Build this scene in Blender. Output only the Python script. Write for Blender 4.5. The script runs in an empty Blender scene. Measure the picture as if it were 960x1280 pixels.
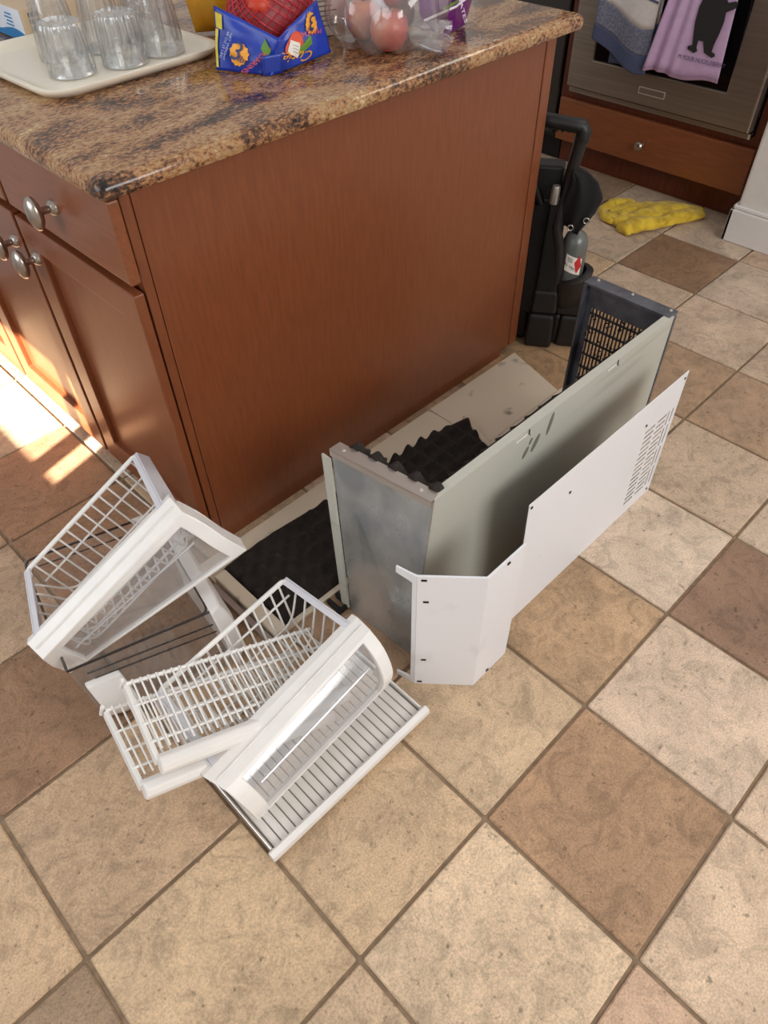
import bpy, bmesh, math, random
from math import sin, cos, pi, radians as rad
from mathutils import Vector as V, Matrix, noise as mnoise

# ------------------------------------------------------------------ camera, world, sun, exposure
SC = bpy.context.scene
COL = SC.collection
S = 0.32          # one floor tile (pitch) in metres; every coordinate below is in tile units
SC.view_settings.view_transform = 'Standard'
SC.view_settings.look = 'None'
SC.view_settings.gamma = 1
SC.view_settings.use_curve_mapping = False
SC.view_settings.exposure = 0.2
SC.cycles.transparent_max_bounces = 32

cam = bpy.data.cameras.new('camera')
cam.sensor_fit = 'HORIZONTAL'
cam.sensor_width = 36
cam.lens = 36 * 899.83 / 960
cam.clip_start = 0.02
co = bpy.data.objects.new('camera', cam)
COL.objects.link(co)
Rt = (0.71004175, -0.70394491, -0.017386)
Dn = (-0.52613755, -0.51396123, -0.67751246)
Fw = (0.46799572, 0.49020956, -0.73530579)
Cp = (-1.43320346, -0.71960624, 4.26967497)
co.matrix_world = Matrix(((Rt[0], -Dn[0], -Fw[0], Cp[0] * S), (Rt[1], -Dn[1], -Fw[1], Cp[1] * S), (Rt[2], -Dn[2], -Fw[2], Cp[2] * S), (0, 0, 0, 1)))
SC.camera = co

w = bpy.data.worlds.new('daylight')
SC.world = w
w.use_nodes = True
wn = w.node_tree
bg = wn.nodes['Background']
bg.inputs[1].default_value = 0.5
tc = wn.nodes.new('ShaderNodeTexCoord')
sx = wn.nodes.new('ShaderNodeSeparateXYZ')
wn.links.new(tc.outputs['Generated'], sx.inputs[0])
rp = wn.nodes.new('ShaderNodeValToRGB')
rp.color_ramp.elements[0].position = 0.0
rp.color_ramp.elements[0].color = (0.5, 0.47, 0.44, 1)
rp.color_ramp.elements[1].position = 1.0
rp.color_ramp.elements[1].color = (1.0, 0.985, 0.97, 1)
mr = wn.nodes.new('ShaderNodeMapRange')
mr.inputs[1].default_value = -1
wn.links.new(sx.outputs[2], mr.inputs[0])
wn.links.new(mr.outputs[0], rp.inputs[0])
wn.links.new(rp.outputs[0], bg.inputs[0])

sl = bpy.data.lights.new('sun', 'SUN')
sl.energy = 34
sl.angle = rad(0.5)
sl.color = (1, 0.95, 0.86)
so = bpy.data.objects.new('sun', sl)
COL.objects.link(so)
SUN = V((1, 0.28, -0.577)).normalized()
so.rotation_euler = SUN.to_track_quat('-Z', 'Y').to_euler()


def area_light(name, loc, target, size, size_y, energy, color):
    l = bpy.data.lights.new(name, 'AREA')
    l.shape = 'RECTANGLE'
    l.size, l.size_y, l.energy, l.color = size, size_y, energy, color
    o = bpy.data.objects.new(name, l)
    COL.objects.link(o)
    o.location = V(loc) * S
    o.rotation_euler = (V(target) - V(loc)).to_track_quat('-Z', 'Y').to_euler()
    return o


area_light('window_daylight', (1.0, -8.5, 6.6), (1.8, 1.5, 0), 2.2, 1.3, 58, (1, 0.985, 0.965))
area_light('patio_door_daylight', (-5.6, 4.0, 4.6), (0.5, 3.2, 1.0), 1.8, 1.4, 22, (0.84, 0.92, 1.0))


# ------------------------------------------------------------------ helpers
def hexc(h, a=1.0):
    h = h.lstrip('#')
    c = [int(h[i:i + 2], 16) / 255 for i in (0, 2, 4)]
    return tuple(((x / 12.92) if x <= 0.04045 else ((x + 0.055) / 1.055) ** 2.4) for x in c) + (a,)


def lerp(a, b, t):
    return a + (b - a) * t


def vl(a, b, t):
    return V(a).lerp(V(b), t)


class MB:
    def __init__(s):
        s.v = []
        s.f = []

    def add(s, vs, fs):
        n = len(s.v)
        s.v += [tuple(x) for x in vs]
        s.f += [tuple(i + n for i in f) for f in fs]
        return s

    def hexa(s, c):   # c: 4 bottom (ccw), 4 top
        return s.add(c, [(3, 2, 1, 0), (4, 5, 6, 7), (0, 1, 5, 4), (1, 2, 6, 5), (2, 3, 7, 6), (3, 0, 4, 7)])

    def box(s, lo, hi):
        a, b = lo, hi
        return s.hexa([(a[0], a[1], a[2]), (b[0], a[1], a[2]), (b[0], b[1], a[2]), (a[0], b[1], a[2]),
                       (a[0], a[1], b[2]), (b[0], a[1], b[2]), (b[0], b[1], b[2]), (a[0], b[1], b[2])])

    def prism(s, pts, vec):   # planar polygon extruded
        n = len(pts)
        v = [V(p) for p in pts] + [V(p) + V(vec) for p in pts]
        return s.add(v, [tuple(range(n - 1, -1, -1)), tuple(range(n, 2 * n))] + [(i, (i + 1) % n, (i + 1) % n + n, i + n) for i in range(n)])

    def tube(s, path, r, n=6, closed=False):
        P = [V(p) for p in path]
        m = len(P)
        rings = []
        ref = None
        for i, p in enumerate(P):
            if closed:
                t = (P[(i + 1) % m] - P[i - 1])
            else:
                t = P[min(i + 1, m - 1)] - P[max(i - 1, 0)]
            t = t.normalized()
            if ref is None:
                ref = t.orthogonal().normalized()
            ref = (ref - t * ref.dot(t))
            ref = ref.normalized() if ref.length > 1e-6 else t.orthogonal().normalized()
            b = t.cross(ref)
            rr = r[i] if isinstance(r, (list, tuple)) else r
            rings.append([p + (ref * cos(2 * pi * k / n) + b * sin(2 * pi * k / n)) * rr for k in range(n)])
        return s.loft(rings, closed)

    def loft(s, rings, closed=False, caps=True):
        n = len(rings[0])
        m = len(rings)
        vs = [p for r_ in rings for p in r_]
        fs = []
        for i in range(m if closed else m - 1):
            j = (i + 1) % m
            for k in range(n):
                l = (k + 1) % n
                fs.append((i * n + k, i * n + l, j * n + l, j * n + k))
        if caps and not closed:
            fs.append(tuple(range(n - 1, -1, -1)))
            fs.append(tuple((m - 1) * n + k for k in range(n)))
        return s.add(vs, fs)

    def lathe(s, prof, n=24, o=(0, 0, 0), ax=None, flute=0, fk=0, fr=None):
        ax = V(ax).normalized() if ax else V((0, 0, 1))
        u = ax.orthogonal().normalized() if abs(ax.z) < 0.999 else V((1, 0, 0))
        b = ax.cross(u)
        rings = []
        for i, (r, z) in enumerate(prof):
            ring = []
            for k in range(n):
                a = 2 * pi * k / n
                rr = max(r, 1e-4)
                if flute and fr and fr[0] <= i <= fr[1]:
                    rr *= 1 + flute * cos(a * fk)
                ring.append(V(o) + (u * cos(a) + b * sin(a)) * rr + ax * z)
            rings.append(ring)
        return s.loft(rings)

    def grid(s, fn, nu, nv, wrap=False):
        vs = [fn(i / nu, j / nv) for i in range(nu + 1) for j in range(nv + 1)]
        fs = [(i * (nv + 1) + j, (i + 1) * (nv + 1) + j, (i + 1) * (nv + 1) + j + 1, i * (nv + 1) + j + 1) for i in range(nu) for j in range(nv)]
        return s.add(vs, fs)

    def sheet(s, fn, nu, nv, off):   # a grid with thickness: off(u, v) is the offset of the back face
        W = (nu + 1) * (nv + 1)
        A = [V(fn(i / nu, j / nv)) for i in range(nu + 1) for j in range(nv + 1)]
        B = [a + V(off) for a in A]
        id_ = lambda i, j: i * (nv + 1) + j
        fs = []
        for i in range(nu):
            for j in range(nv):
                q = (id_(i, j), id_(i + 1, j), id_(i + 1, j + 1), id_(i, j + 1))
                fs.append(q)
                fs.append(tuple(k + W for k in reversed(q)))
        for i in range(nu):
            for j in (0, nv):
                fs.append((id_(i, j), id_(i + 1, j), id_(i + 1, j) + W, id_(i, j) + W))
        for j in range(nv):
            for i in (0, nu):
                fs.append((id_(i, j), id_(i, j + 1), id_(i, j + 1) + W, id_(i, j) + W))
        return s.add(A + B, fs)

    def plate(s, us, vs, hole, fn, off):   # cells between grid lines; hole(uc, vc) leaves a real opening; off = back offset
        nu, nv = len(us) - 1, len(vs) - 1
        P = [[V(fn(u, v)) for v in vs] for u in us]
        off = off if callable(off) else (lambda u, v, o=V(off): o)
        Q = [[P[i][j] + V(off(us[i], vs[j])) for j in range(nv + 1)] for i in range(nu + 1)]
        solid = [[not hole((us[i] + us[i + 1]) / 2, (vs[j] + vs[j + 1]) / 2) for j in range(nv)] for i in range(nu)]
        W = (nu + 1) * (nv + 1)
        id_ = lambda i, j: i * (nv + 1) + j
        fs = []
        for i in range(nu):
            for j in range(nv):
                if not solid[i][j]:
                    continue
                q = (id_(i, j), id_(i + 1, j), id_(i + 1, j + 1), id_(i, j + 1))
                fs.append(q)
                fs.append(tuple(k + W for k in reversed(q)))
                for (di, dj, a, b) in ((-1, 0, q[0], q[3]), (1, 0, q[1], q[2]), (0, -1, q[0], q[1]), (0, 1, q[3], q[2])):
                    x, y = i + di, j + dj
                    if not (0 <= x < nu and 0 <= y < nv and solid[x][y]):
                        fs.append((a, b, b + W, a + W))
        return s.add([p for r in P for p in r] + [p for r in Q for p in r], fs)

    def build(s, name, m, parent=None, smooth=False, bevel=0, kind=None, seg=2):
        me = bpy.data.meshes.new(name)
        off = V(parent['o']) if parent is not None and 'o' in parent else V((0, 0, 0))
        me.from_pydata([tuple((V(p) - off) * S) for p in s.v], [], s.f)
        bm = bmesh.new()
        bm.from_mesh(me)
        bmesh.ops.recalc_face_normals(bm, faces=bm.faces)
        bm.to_mesh(me)
        bm.free()
        if smooth:
            for p in me.polygons:
                p.use_smooth = True
            if smooth != 'all':
                try:
                    me.set_sharp_from_angle(angle=rad(40))
                except Exception:
                    pass
        return link(name, me, m, parent, bevel, kind, seg)


def link(name, me, m, parent=None, bevel=0, kind=None, seg=2):
    o = bpy.data.objects.new(name, me)
    me.materials.clear()
    me.materials.append(m)
    COL.objects.link(o)
    if parent is not None:
        o.parent = parent
        if 'o' in parent:
            o['o'] = parent['o']
    if bevel:
        b = o.modifiers.new('bevel', 'BEVEL')
        b.width = bevel * S
        b.segments = seg
        b.limit_method = 'ANGLE'
        b.angle_limit = rad(35)
        b.harden_normals = False
    if kind:
        o['kind'] = kind
    return o


def thing(name, label, cat, loc=(0, 0, 0), group=None):
    o = bpy.data.objects.new(name, None)
    o.empty_display_size = 0.02
    COL.objects.link(o)
    o.location = V(loc) * S
    o['o'] = tuple(loc)
    tag(o, label, cat, group)
    return o


def tag(o, label, cat, group=None):
    o['label'] = label
    o['category'] = cat
    if group:
        o['group'] = group
    return o


def copy_thing(root, loc, label=None, rotz=0):
    r = root.copy()
    COL.objects.link(r)
    r.location = V(loc) * S
    r.rotation_euler = (0, 0, rotz)
    r['o'] = tuple(loc)
    if label:
        r['label'] = label
    for ch in list(root.children):
        c = ch.copy()
        COL.objects.link(c)
        c.parent = r
        for g in ch.children:
            d = g.copy()
            COL.objects.link(d)
            d.parent = c
    return r


def lettering(txt, size, org, right, up, m, parent, align='CENTER', name='lettering', depth=0.0, wid=1.0):
    cu = bpy.data.curves.new('text', 'FONT')
    cu.body = txt
    cu.size = 1
    cu.align_x = align
    cu.align_y = 'CENTER'
    cu.space_line = 0.95
    cu.resolution_u = 3
    ob = bpy.data.objects.new('text', cu)
    COL.objects.link(ob)
    bpy.context.view_layer.update()
    me = bpy.data.meshes.new_from_object(ob.evaluated_get(bpy.context.evaluated_depsgraph_get()))
    bpy.data.objects.remove(ob)
    r, u, o = V(right).normalized(), V(up).normalized(), V(org)
    off = V(parent['o']) if 'o' in parent else V((0, 0, 0))
    for v in me.vertices:
        p = o + r * (v.co.x * size * wid) + u * (v.co.y * size) - off
        v.co = p * S
    return link(name, me, m, parent)


# ------------------------------------------------------------------ materials
MATS = {}


def base_mat(name):
    m = bpy.data.materials.new(name)
    m.use_nodes = True
    nt = m.node_tree
    return m, nt, nt.nodes['Principled BSDF']


def N(nt, t, **kw):
    n = nt.nodes.new(t)
    for k, v in kw.items():
        setattr(n, k, v)
    return n


def mat(name, c, rough=0.5, metal=0.0, var=0.0, scale=20.0, stretch=(1, 1, 1), bump=0.0, bscale=None, c2=None, spec=0.5, coat=0.0, rvar=0.0, detail=4, pos=(0.35, 0.65), sheen=0.0, sub=0.0):
    m, nt, b = base_mat(name)
    c = hexc(c) if isinstance(c, str) else c
    b.inputs['Base Color'].default_value = c
    b.inputs['Roughness'].default_value = rough
    b.inputs['Metallic'].default_value = metal
    b.inputs['Specular IOR Level'].default_value = spec
    b.inputs['Coat Weight'].default_value = coat
    b.inputs['Coat Roughness'].default_value = 0.15
    b.inputs['Sheen Weight'].default_value = sheen
    if sub:
        b.inputs['Subsurface Weight'].default_value = sub
        b.inputs['Subsurface Scale'].default_value = 0.01
    tcn = N(nt, 'ShaderNodeTexCoord')
    mp = N(nt, 'ShaderNodeMapping')
    mp.inputs['Scale'].default_value = stretch
    nt.links.new(tcn.outputs['Object'], mp.inputs[0])
    if var or c2:
        nz = N(nt, 'ShaderNodeTexNoise')
        nz.inputs['Scale'].default_value = scale
        nz.inputs['Detail'].default_value = detail
        nt.links.new(mp.outputs[0], nz.inputs['Vector'])
        r = N(nt, 'ShaderNodeValToRGB')
        r.color_ramp.elements[0].position, r.color_ramp.elements[1].position = pos
        cc = hexc(c2) if c2 else tuple(x * (1 - var) for x in c[:3]) + (1,)
        r.color_ramp.elements[0].color = cc
        r.color_ramp.elements[1].color = c
        nt.links.new(nz.outputs['Fac'], r.inputs[0])
        nt.links.new(r.outputs[0], b.inputs['Base Color'])
        if rvar:
            rr = N(nt, 'ShaderNodeMapRange')
            rr.inputs[3].default_value = rough + rvar
            rr.inputs[4].default_value = max(0.02, rough - rvar)
            nt.links.new(nz.outputs['Fac'], rr.inputs[0])
            nt.links.new(rr.outputs[0], b.inputs['Roughness'])
    if bump:
        nb = N(nt, 'ShaderNodeTexNoise')
        nb.inputs['Scale'].default_value = bscale or scale * 3
        nb.inputs['Detail'].default_value = 3
        nt.links.new(mp.outputs[0], nb.inputs['Vector'])
        bp = N(nt, 'ShaderNodeBump')
        bp.inputs['Strength'].default_value = bump
        bp.inputs['Distance'].default_value = 0.002
        nt.links.new(nb.outputs['Fac'], bp.inputs['Height'])
        nt.links.new(bp.outputs[0], b.inputs['Normal'])
    return m


def clear_mat(name, tint, glossy=0.12, body=0.06, rough=0.05, body_col=(0.9, 0.9, 0.9, 1), edge=0.5):
    m, nt, b = base_mat(name)
    out = nt.nodes['Material Output']
    tr = N(nt, 'ShaderNodeBsdfTransparent')
    tr.inputs[0].default_value = tint
    gl = N(nt, 'ShaderNodeBsdfGlossy')
    gl.inputs[1].default_value = rough
    df = N(nt, 'ShaderNodeBsdfDiffuse')
    df.inputs[0].default_value = body_col
    m1 = N(nt, 'ShaderNodeMixShader')
    m1.inputs[0].default_value = body
    nt.links.new(tr.outputs[0], m1.inputs[1])
    nt.links.new(df.outputs[0], m1.inputs[2])
    lw = N(nt, 'ShaderNodeLayerWeight')
    lw.inputs[0].default_value = 0.35
    ma = N(nt, 'ShaderNodeMath', operation='MULTIPLY_ADD')
    ma.inputs[1].default_value = edge
    ma.inputs[2].default_value = glossy * 0.4
    nt.links.new(lw.outputs['Facing'], ma.inputs[0])
    m2 = N(nt, 'ShaderNodeMixShader')
    nt.links.new(ma.outputs[0], m2.inputs[0])
    nt.links.new(m1.outputs[0], m2.inputs[1])
    nt.links.new(gl.outputs[0], m2.inputs[2])
    nt.links.new(m2.outputs[0], out.inputs[0])
    return m


def tile_mat():
    m, nt, b = base_mat('travertine tile')
    oi = N(nt, 'ShaderNodeObjectInfo')
    tcn = N(nt, 'ShaderNodeTexCoord')
    mulr = N(nt, 'ShaderNodeMath', operation='MULTIPLY')
    mulr.inputs[1].default_value = 37.0
    nt.links.new(oi.outputs['Random'], mulr.inputs[0])
    ad = N(nt, 'ShaderNodeVectorMath', operation='ADD')
    nt.links.new(tcn.outputs['Object'], ad.inputs[0])
    nt.links.new(mulr.outputs[0], ad.inputs[1])

    def nz(scale, detail, rough=0.6, dist=0.0):
        n = N(nt, 'ShaderNodeTexNoise')
        n.inputs['Scale'].default_value = scale
        n.inputs['Detail'].default_value = detail
        n.inputs['Roughness'].default_value = rough
        n.inputs['Distortion'].default_value = dist
        nt.links.new(ad.outputs[0], n.inputs['Vector'])
        return n

    def rng(n, lo, hi, a, c):
        r = N(nt, 'ShaderNodeMapRange')
        r.inputs[1].default_value, r.inputs[2].default_value = lo, hi
        r.inputs[3].default_value, r.inputs[4].default_value = a, c
        nt.links.new(n.outputs['Fac'], r.inputs[0])
        return r

    def mul(col, fac):
        v = N(nt, 'ShaderNodeVectorMath', operation='SCALE')
        nt.links.new(col, v.inputs[0])
        nt.links.new(fac.outputs[0], v.inputs['Scale'])
        return v.outputs[0]
    cloud = nz(6, 5, 0.6, 0.6)
    vein = nz(16, 6, 0.7, 1.6)
    grain = nz(260, 4, 0.8)
    c = mul(oi.outputs['Color'], rng(cloud, 0.32, 0.68, 0.82, 1.18))
    c = mul(c, rng(vein, 0.38, 0.54, 0.8, 1.08))
    c = mul(c, rng(grain, 0.36, 0.6, 0.72, 1.12))
    nt.links.new(c, b.inputs['Base Color'])
    pit = rng(nz(75, 2, 0.5), 0.26, 0.34, 0.0, 1.0)
    pv = N(nt, 'ShaderNodeVectorMath', operation='SCALE')
    pm = N(nt, 'ShaderNodeMapRange')
    pm.inputs[3].default_value = 0.55
    nt.links.new(pit.outputs[0], pm.inputs[0])
    nt.links.new(c, pv.inputs[0])
    nt.links.new(pm.outputs[0], pv.inputs['Scale'])
    nt.links.new(pv.outputs[0], b.inputs['Base Color'])
    b.inputs['Roughness'].default_value = 0.5
    rr = rng(cloud, 0.3, 0.7, 0.56, 0.38)
    nt.links.new(rr.outputs[0], b.inputs['Roughness'])
    b.inputs['Specular IOR Level'].default_value = 0.4
    bp = N(nt, 'ShaderNodeBump')
    bp.inputs['Strength'].default_value = 0.25
    bp.inputs['Distance'].default_value = 0.0015
    nt.links.new(grain.outputs['Fac'], bp.inputs['Height'])
    nt.links.new(bp.outputs[0], b.inputs['Normal'])
    return m


def granite_mat():
    m, nt, b = base_mat('granite')
    tcn = N(nt, 'ShaderNodeTexCoord')
    mp = N(nt, 'ShaderNodeMapping')
    mp.inputs['Rotation'].default_value = (0, 0, rad(20))
    mp.inputs['Scale'].default_value = (1, 1.9, 1.4)
    nt.links.new(tcn.outputs['Object'], mp.inputs[0])
    flow = N(nt, 'ShaderNodeTexNoise')
    flow.inputs['Scale'].default_value = 4.5
    flow.inputs['Detail'].default_value = 5
    flow.inputs['Distortion'].default_value = 1.3
    fine = N(nt, 'ShaderNodeTexNoise')
    fine.inputs['Scale'].default_value = 95
    fine.inputs['Detail'].default_value = 7
    fine.inputs['Roughness'].default_value = 0.72
    fine.inputs['Distortion'].default_value = 0.35
    for n in (flow, fine):
        nt.links.new(mp.outputs[0], n.inputs['Vector'])
    mix = N(nt, 'ShaderNodeMath', operation='MULTIPLY_ADD')
    mix.inputs[1].default_value = 0.75
    nt.links.new(fine.outputs['Fac'], mix.inputs[0])
    sc = N(nt, 'ShaderNodeMath', operation='MULTIPLY')
    sc.inputs[1].default_value = 0.5
    nt.links.new(flow.outputs['Fac'], sc.inputs[0])
    nt.links.new(sc.outputs[0], mix.inputs[2])
    r = N(nt, 'ShaderNodeValToRGB')
    e = r.color_ramp.elements
    e[0].position, e[0].color = 0.47, hexc('#1d1a1a')
    e[1].position, e[1].color = 0.80, hexc('#d9bd8c')
    for p, c in ((0.53, '#402f27'), (0.585, '#6b4a34'), (0.63, '#936748'), (0.68, '#b08558'), (0.725, '#9b866c'), (0.75, '#b08f63')):
        x = e.new(p)
        x.color = hexc(c)
    nt.links.new(mix.outputs[0], r.inputs[0])
    vo = N(nt, 'ShaderNodeTexVoronoi')
    vo.inputs['Scale'].default_value = 85
    nt.links.new(mp.outputs[0], vo.inputs['Vector'])
    vr = N(nt, 'ShaderNodeMapRange')
    vr.inputs[1].default_value, vr.inputs[2].default_value = 0.12, 0.4
    vr.inputs[3].default_value, vr.inputs[4].default_value = 0.72, 1.05
    nt.links.new(vo.outputs['Distance'], vr.inputs[0])
    v = N(nt, 'ShaderNodeVectorMath', operation='SCALE')
    nt.links.new(r.outputs[0], v.inputs[0])
    nt.links.new(vr.outputs[0], v.inputs['Scale'])
    nt.links.new(v.outputs[0], b.inputs['Base Color'])
    b.inputs['Roughness'].default_value = 0.13
    b.inputs['Specular IOR Level'].default_value = 0.5
    return m


def smudged_mat(name, c, dirt, rough, metal=0.0, scale=9, lo=0.62, hi=0.72, stretch=(1, 1, 1)):
    m = mat(name, c, rough, metal, c2=dirt, scale=scale, pos=(1 - hi, 1 - lo), stretch=stretch, detail=3)
    return m


TILE = tile_mat()
GRANITE = granite_mat()
GROUT = mat('grout', '#957e66', 0.9, var=0.3, scale=60)
WOOD = mat('cherry wood', '#84492a', 0.34, c2='#743e23', scale=26, stretch=(5, 5, 0.5), coat=0.15, detail=6, pos=(0.25, 0.75), bump=0.04, bscale=90)
WOOD_DK = mat('dark cherry wood', '#6d3219', 0.42, c2='#54240f', scale=26, stretch=(5, 5, 0.5), detail=6)
WOOD_H = mat('cherry wood, level grain', '#8a4e2d', 0.34, c2='#774125', scale=26, stretch=(5, 0.5, 5), coat=0.15, detail=6, pos=(0.25, 0.75))
DARK_GAP = mat('dark gap', '#1a0f0a', 0.8)
NICKEL = mat('brushed nickel', '#b5aca4', 0.28, 1.0)
STEEL = mat('stainless steel', '#9d9184', 0.36, 0.8, var=0.18, scale=7, stretch=(1, 0.3, 14), rvar=0.06)
STEEL_LT = mat('light steel edge', '#e3ded8', 0.28, 0.7)  # whitened so the oven door edge shows a shiny reflection
OVEN_GLASS = mat('black oven glass', '#0b0a0a', 0.06)
BLACK = mat('black plastic', '#0c0b0b', 0.45, bump=0.1, bscale=120)
BLACK_SOFT = mat('black rubber', '#0d0c0c', 0.7)
BLACK_FAB = mat('black fabric', '#0c0c0d', 0.95, bump=0.3, bscale=500)
BROWN_BLACK = mat('dark brown black plastic', '#1a1411', 0.5, bump=0.12, bscale=90)
GREY_CYL = mat('grey painted steel', '#6a6c69', 0.32, 0.2)
WHITE_PLASTIC = mat('white plastic', '#eeeae6', 0.32, var=0.05, scale=18)
WHITE_WIRE = mat('white coated wire', '#ebe8e4', 0.4)
WHITE_PAINT = smudged_mat('white painted steel', '#e5e5e9', '#dededf', 0.4, scale=10)
WHITE_MET = mat('white painted bracket', '#d5d4da', 0.38)
CREAM_STEEL = smudged_mat('cream painted steel with smudges', '#d6c7b2', '#7a6f62', 0.5, scale=13, lo=0.64, hi=0.76)
GREEN_GREY = smudged_mat('pale grey green painted steel', '#bcbbb0', '#aeada1', 0.42, scale=6, stretch=(0.4, 0.4, 6))
GALV = mat('galvanised steel', '#d2d4d3', 0.28, 0.75, c2='#9da3a6', scale=6, stretch=(1, 1.5, 1.2), rvar=0.12, detail=5, bump=0.05, bscale=160)
GALV_LT = mat('galvanised edge', '#b9aea6', 0.4, 0.7)
FOAM = mat('black foam', '#2b221d', 0.95, var=0.3, scale=90, bump=0.4, bscale=400)
GRILLE = mat('blackened steel', '#74767f', 0.4, 0.5, var=0.45, scale=22)
GRILLE_BAR = mat('black coated bars', '#16151a', 0.6)
SCREW = mat('dark hole', '#1d1a18', 0.8)
CLEAR = clear_mat('clear plastic', (0.985, 0.98, 0.975, 1), 0.08, 0.015, 0.04, edge=.14)
CLEAR_WIN = clear_mat('clear drawer window', (0.95, 0.95, 0.96, 1), 0.2, 0.12, 0.12, (0.8, 0.8, 0.8, 1), 0.3)
SMOKY = clear_mat('smoky plastic rim', (0.25, 0.2, 0.18, 1), 0.1, 0.3, 0.1, (0.08, 0.06, 0.05, 1))
GLASS = clear_mat('tumbler glass', (0.985, 0.988, 0.988, 1), 0.16, 0.02, 0.02, (0.9, 0.9, 0.92, 1), 0.9)
BAG_FILM = clear_mat('produce bag film', (0.95, 0.94, 0.94, 1), 0.14, 0.12, 0.12, (0.85, 0.82, 0.82, 1), 0.6)
RIBBED = mat('ribbed white plastic', '#e2dcd6', 0.35)
WALL_PAINT = mat('warm white wall paint', '#dfdad4', 0.75, var=0.05, scale=30, bump=0.12, bscale=60)
TRIM_PAINT = mat('white trim paint', '#e2dedb', 0.5)
TRAY = mat('cream tray plastic', '#efe6d4', 0.3)
YELLOW_CLOTH = mat('yellow cloth', '#e9c63a', 0.9, c2='#c09a24', scale=30, bump=0.5, bscale=500, sheen=0.2, pos=(0.3, 0.6))
BLUE_LABEL = mat('blue printed film', '#1f3fb0', 0.28, var=0.3, scale=14)
ORANGE_INK = mat('orange ink', '#f0a32a', 0.4)
RED_INK = mat('red orange ink', '#d84a28', 0.4)
BLUE_INK = mat('dark blue ink', '#17286e', 0.5)
PALE_INK = mat('pale ink', '#b9c4e6', 0.5)
YELLOW_INK = mat('yellow green ink', '#d3c23c', 0.5)
PAPER = mat('white paper', '#e9e3da', 0.6)
DARK_INK = mat('dark ink', '#2a2724', 0.7)
GREY_INK = mat('grey ink', '#7d746c', 0.7)
GREEN_INK = mat('leaf green ink', '#5d8c2a', 0.5)
NET_RED = mat('red net', '#b5202e', 0.5)
MANDARIN = mat('mandarin peel', '#c43a1c', 0.45, bump=0.3, bscale=220)
APPLE = mat('apple skin', '#c4524e', 0.3, c2='#d99a6e', scale=11, stretch=(1, 1, 0.4), pos=(0.3, 0.62), detail=6)
STEM = mat('brown stem', '#4a3220', 0.8)
PURPLE = mat('purple printed film', '#6d1a78', 0.25, var=0.25, scale=9)
WHITE_INK = mat('white ink', '#e6dce8', 0.5)
YELLOW_BAG = mat('yellow printed film', '#dfae2c', 0.3, c2='#c98a1e', scale=8)
RED_BAG = mat('red printed film', '#b3262c', 0.35)
CARTON = mat('white carton', '#d9d3c8', 0.6)
KRAFT = mat('tan carton', '#cbb396', 0.7)
BOX_WHITE = mat('pale blue white carton', '#dfe6ef', 0.5)
BOX_BLUE = mat('blue carton print', '#2d7fb8', 0.5)
BOX_TEAL = mat('teal carton print', '#3f6a70', 0.5)
TOWEL_W = mat('cream towel', '#d4cdc8', 0.95, bump=0.5, bscale=420, sheen=0.2, var=0.08, scale=60)
TOWEL_G = mat('heathered grey blue towel', '#7c7c88', 0.95, c2='#5b5f74', scale=170, bump=0.5, bscale=420, pos=(0.4, 0.6))
TOWEL_B = mat('navy towel', '#4b526f', 0.95, var=0.15, scale=120, bump=0.5, bscale=420)
LILAC = mat('lilac cotton', '#c6a6c8', 0.9, var=0.08, scale=40, bump=0.2, bscale=500)
BEAR_INK = mat('black print', '#22201f', 0.85)
RED_LABEL = mat('red hazard diamond', '#c22a2a', 0.5)
SILVER = mat('silver tube', '#a9a39c', 0.3, 0.8)
APPLIANCE = mat('dark appliance front', '#3a3431', 0.4, 0.3)
LABEL_GREY = mat('dark rubber label', '#3d3833', 0.6)

# ------------------------------------------------------------------ setting: floor with every tile, walls
floor = MB().box((-5, -4, -0.12), (10, 8, -0.018)).build('floor', GROUT)
floor['kind'] = 'structure'
floor['o'] = (0, 0, 0)
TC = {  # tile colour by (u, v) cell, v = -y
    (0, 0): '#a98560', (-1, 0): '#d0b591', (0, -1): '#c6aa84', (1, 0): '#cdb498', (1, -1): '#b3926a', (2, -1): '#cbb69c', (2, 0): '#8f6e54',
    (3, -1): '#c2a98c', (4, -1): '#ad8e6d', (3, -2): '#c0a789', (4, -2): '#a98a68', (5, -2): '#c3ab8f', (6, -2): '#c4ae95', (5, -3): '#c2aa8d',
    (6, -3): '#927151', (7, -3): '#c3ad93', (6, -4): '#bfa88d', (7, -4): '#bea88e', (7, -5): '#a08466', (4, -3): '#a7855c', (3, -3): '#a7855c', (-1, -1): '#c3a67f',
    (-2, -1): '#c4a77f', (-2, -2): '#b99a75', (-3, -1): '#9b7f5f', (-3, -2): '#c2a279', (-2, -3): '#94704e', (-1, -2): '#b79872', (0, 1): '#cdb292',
    (-1, 1): '#c3a283', (-2, 0): '#c4a884', (1, 1): '#cbb193', (2, 1): '#c0a685', (3, 0): '#c3ad92', (-2, -4): '#b89a78', (-1, -3): '#a5825d', (-1, -4): '#a27a55',  # left cells by the baskets: brown tile with shade worked into it
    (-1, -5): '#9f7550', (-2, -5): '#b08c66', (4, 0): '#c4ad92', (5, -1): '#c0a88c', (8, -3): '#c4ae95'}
rnd = random.Random(4)
pal = ['#c3a67f', '#bfa283', '#cbb294', '#b19070', '#c9b091', '#b89c79', '#a3825f']
g = 0.0115
tm = MB()
h = 0.5 - g
tm.box((-h, -h, -0.05), (h, h, 0))
proto = None
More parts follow.
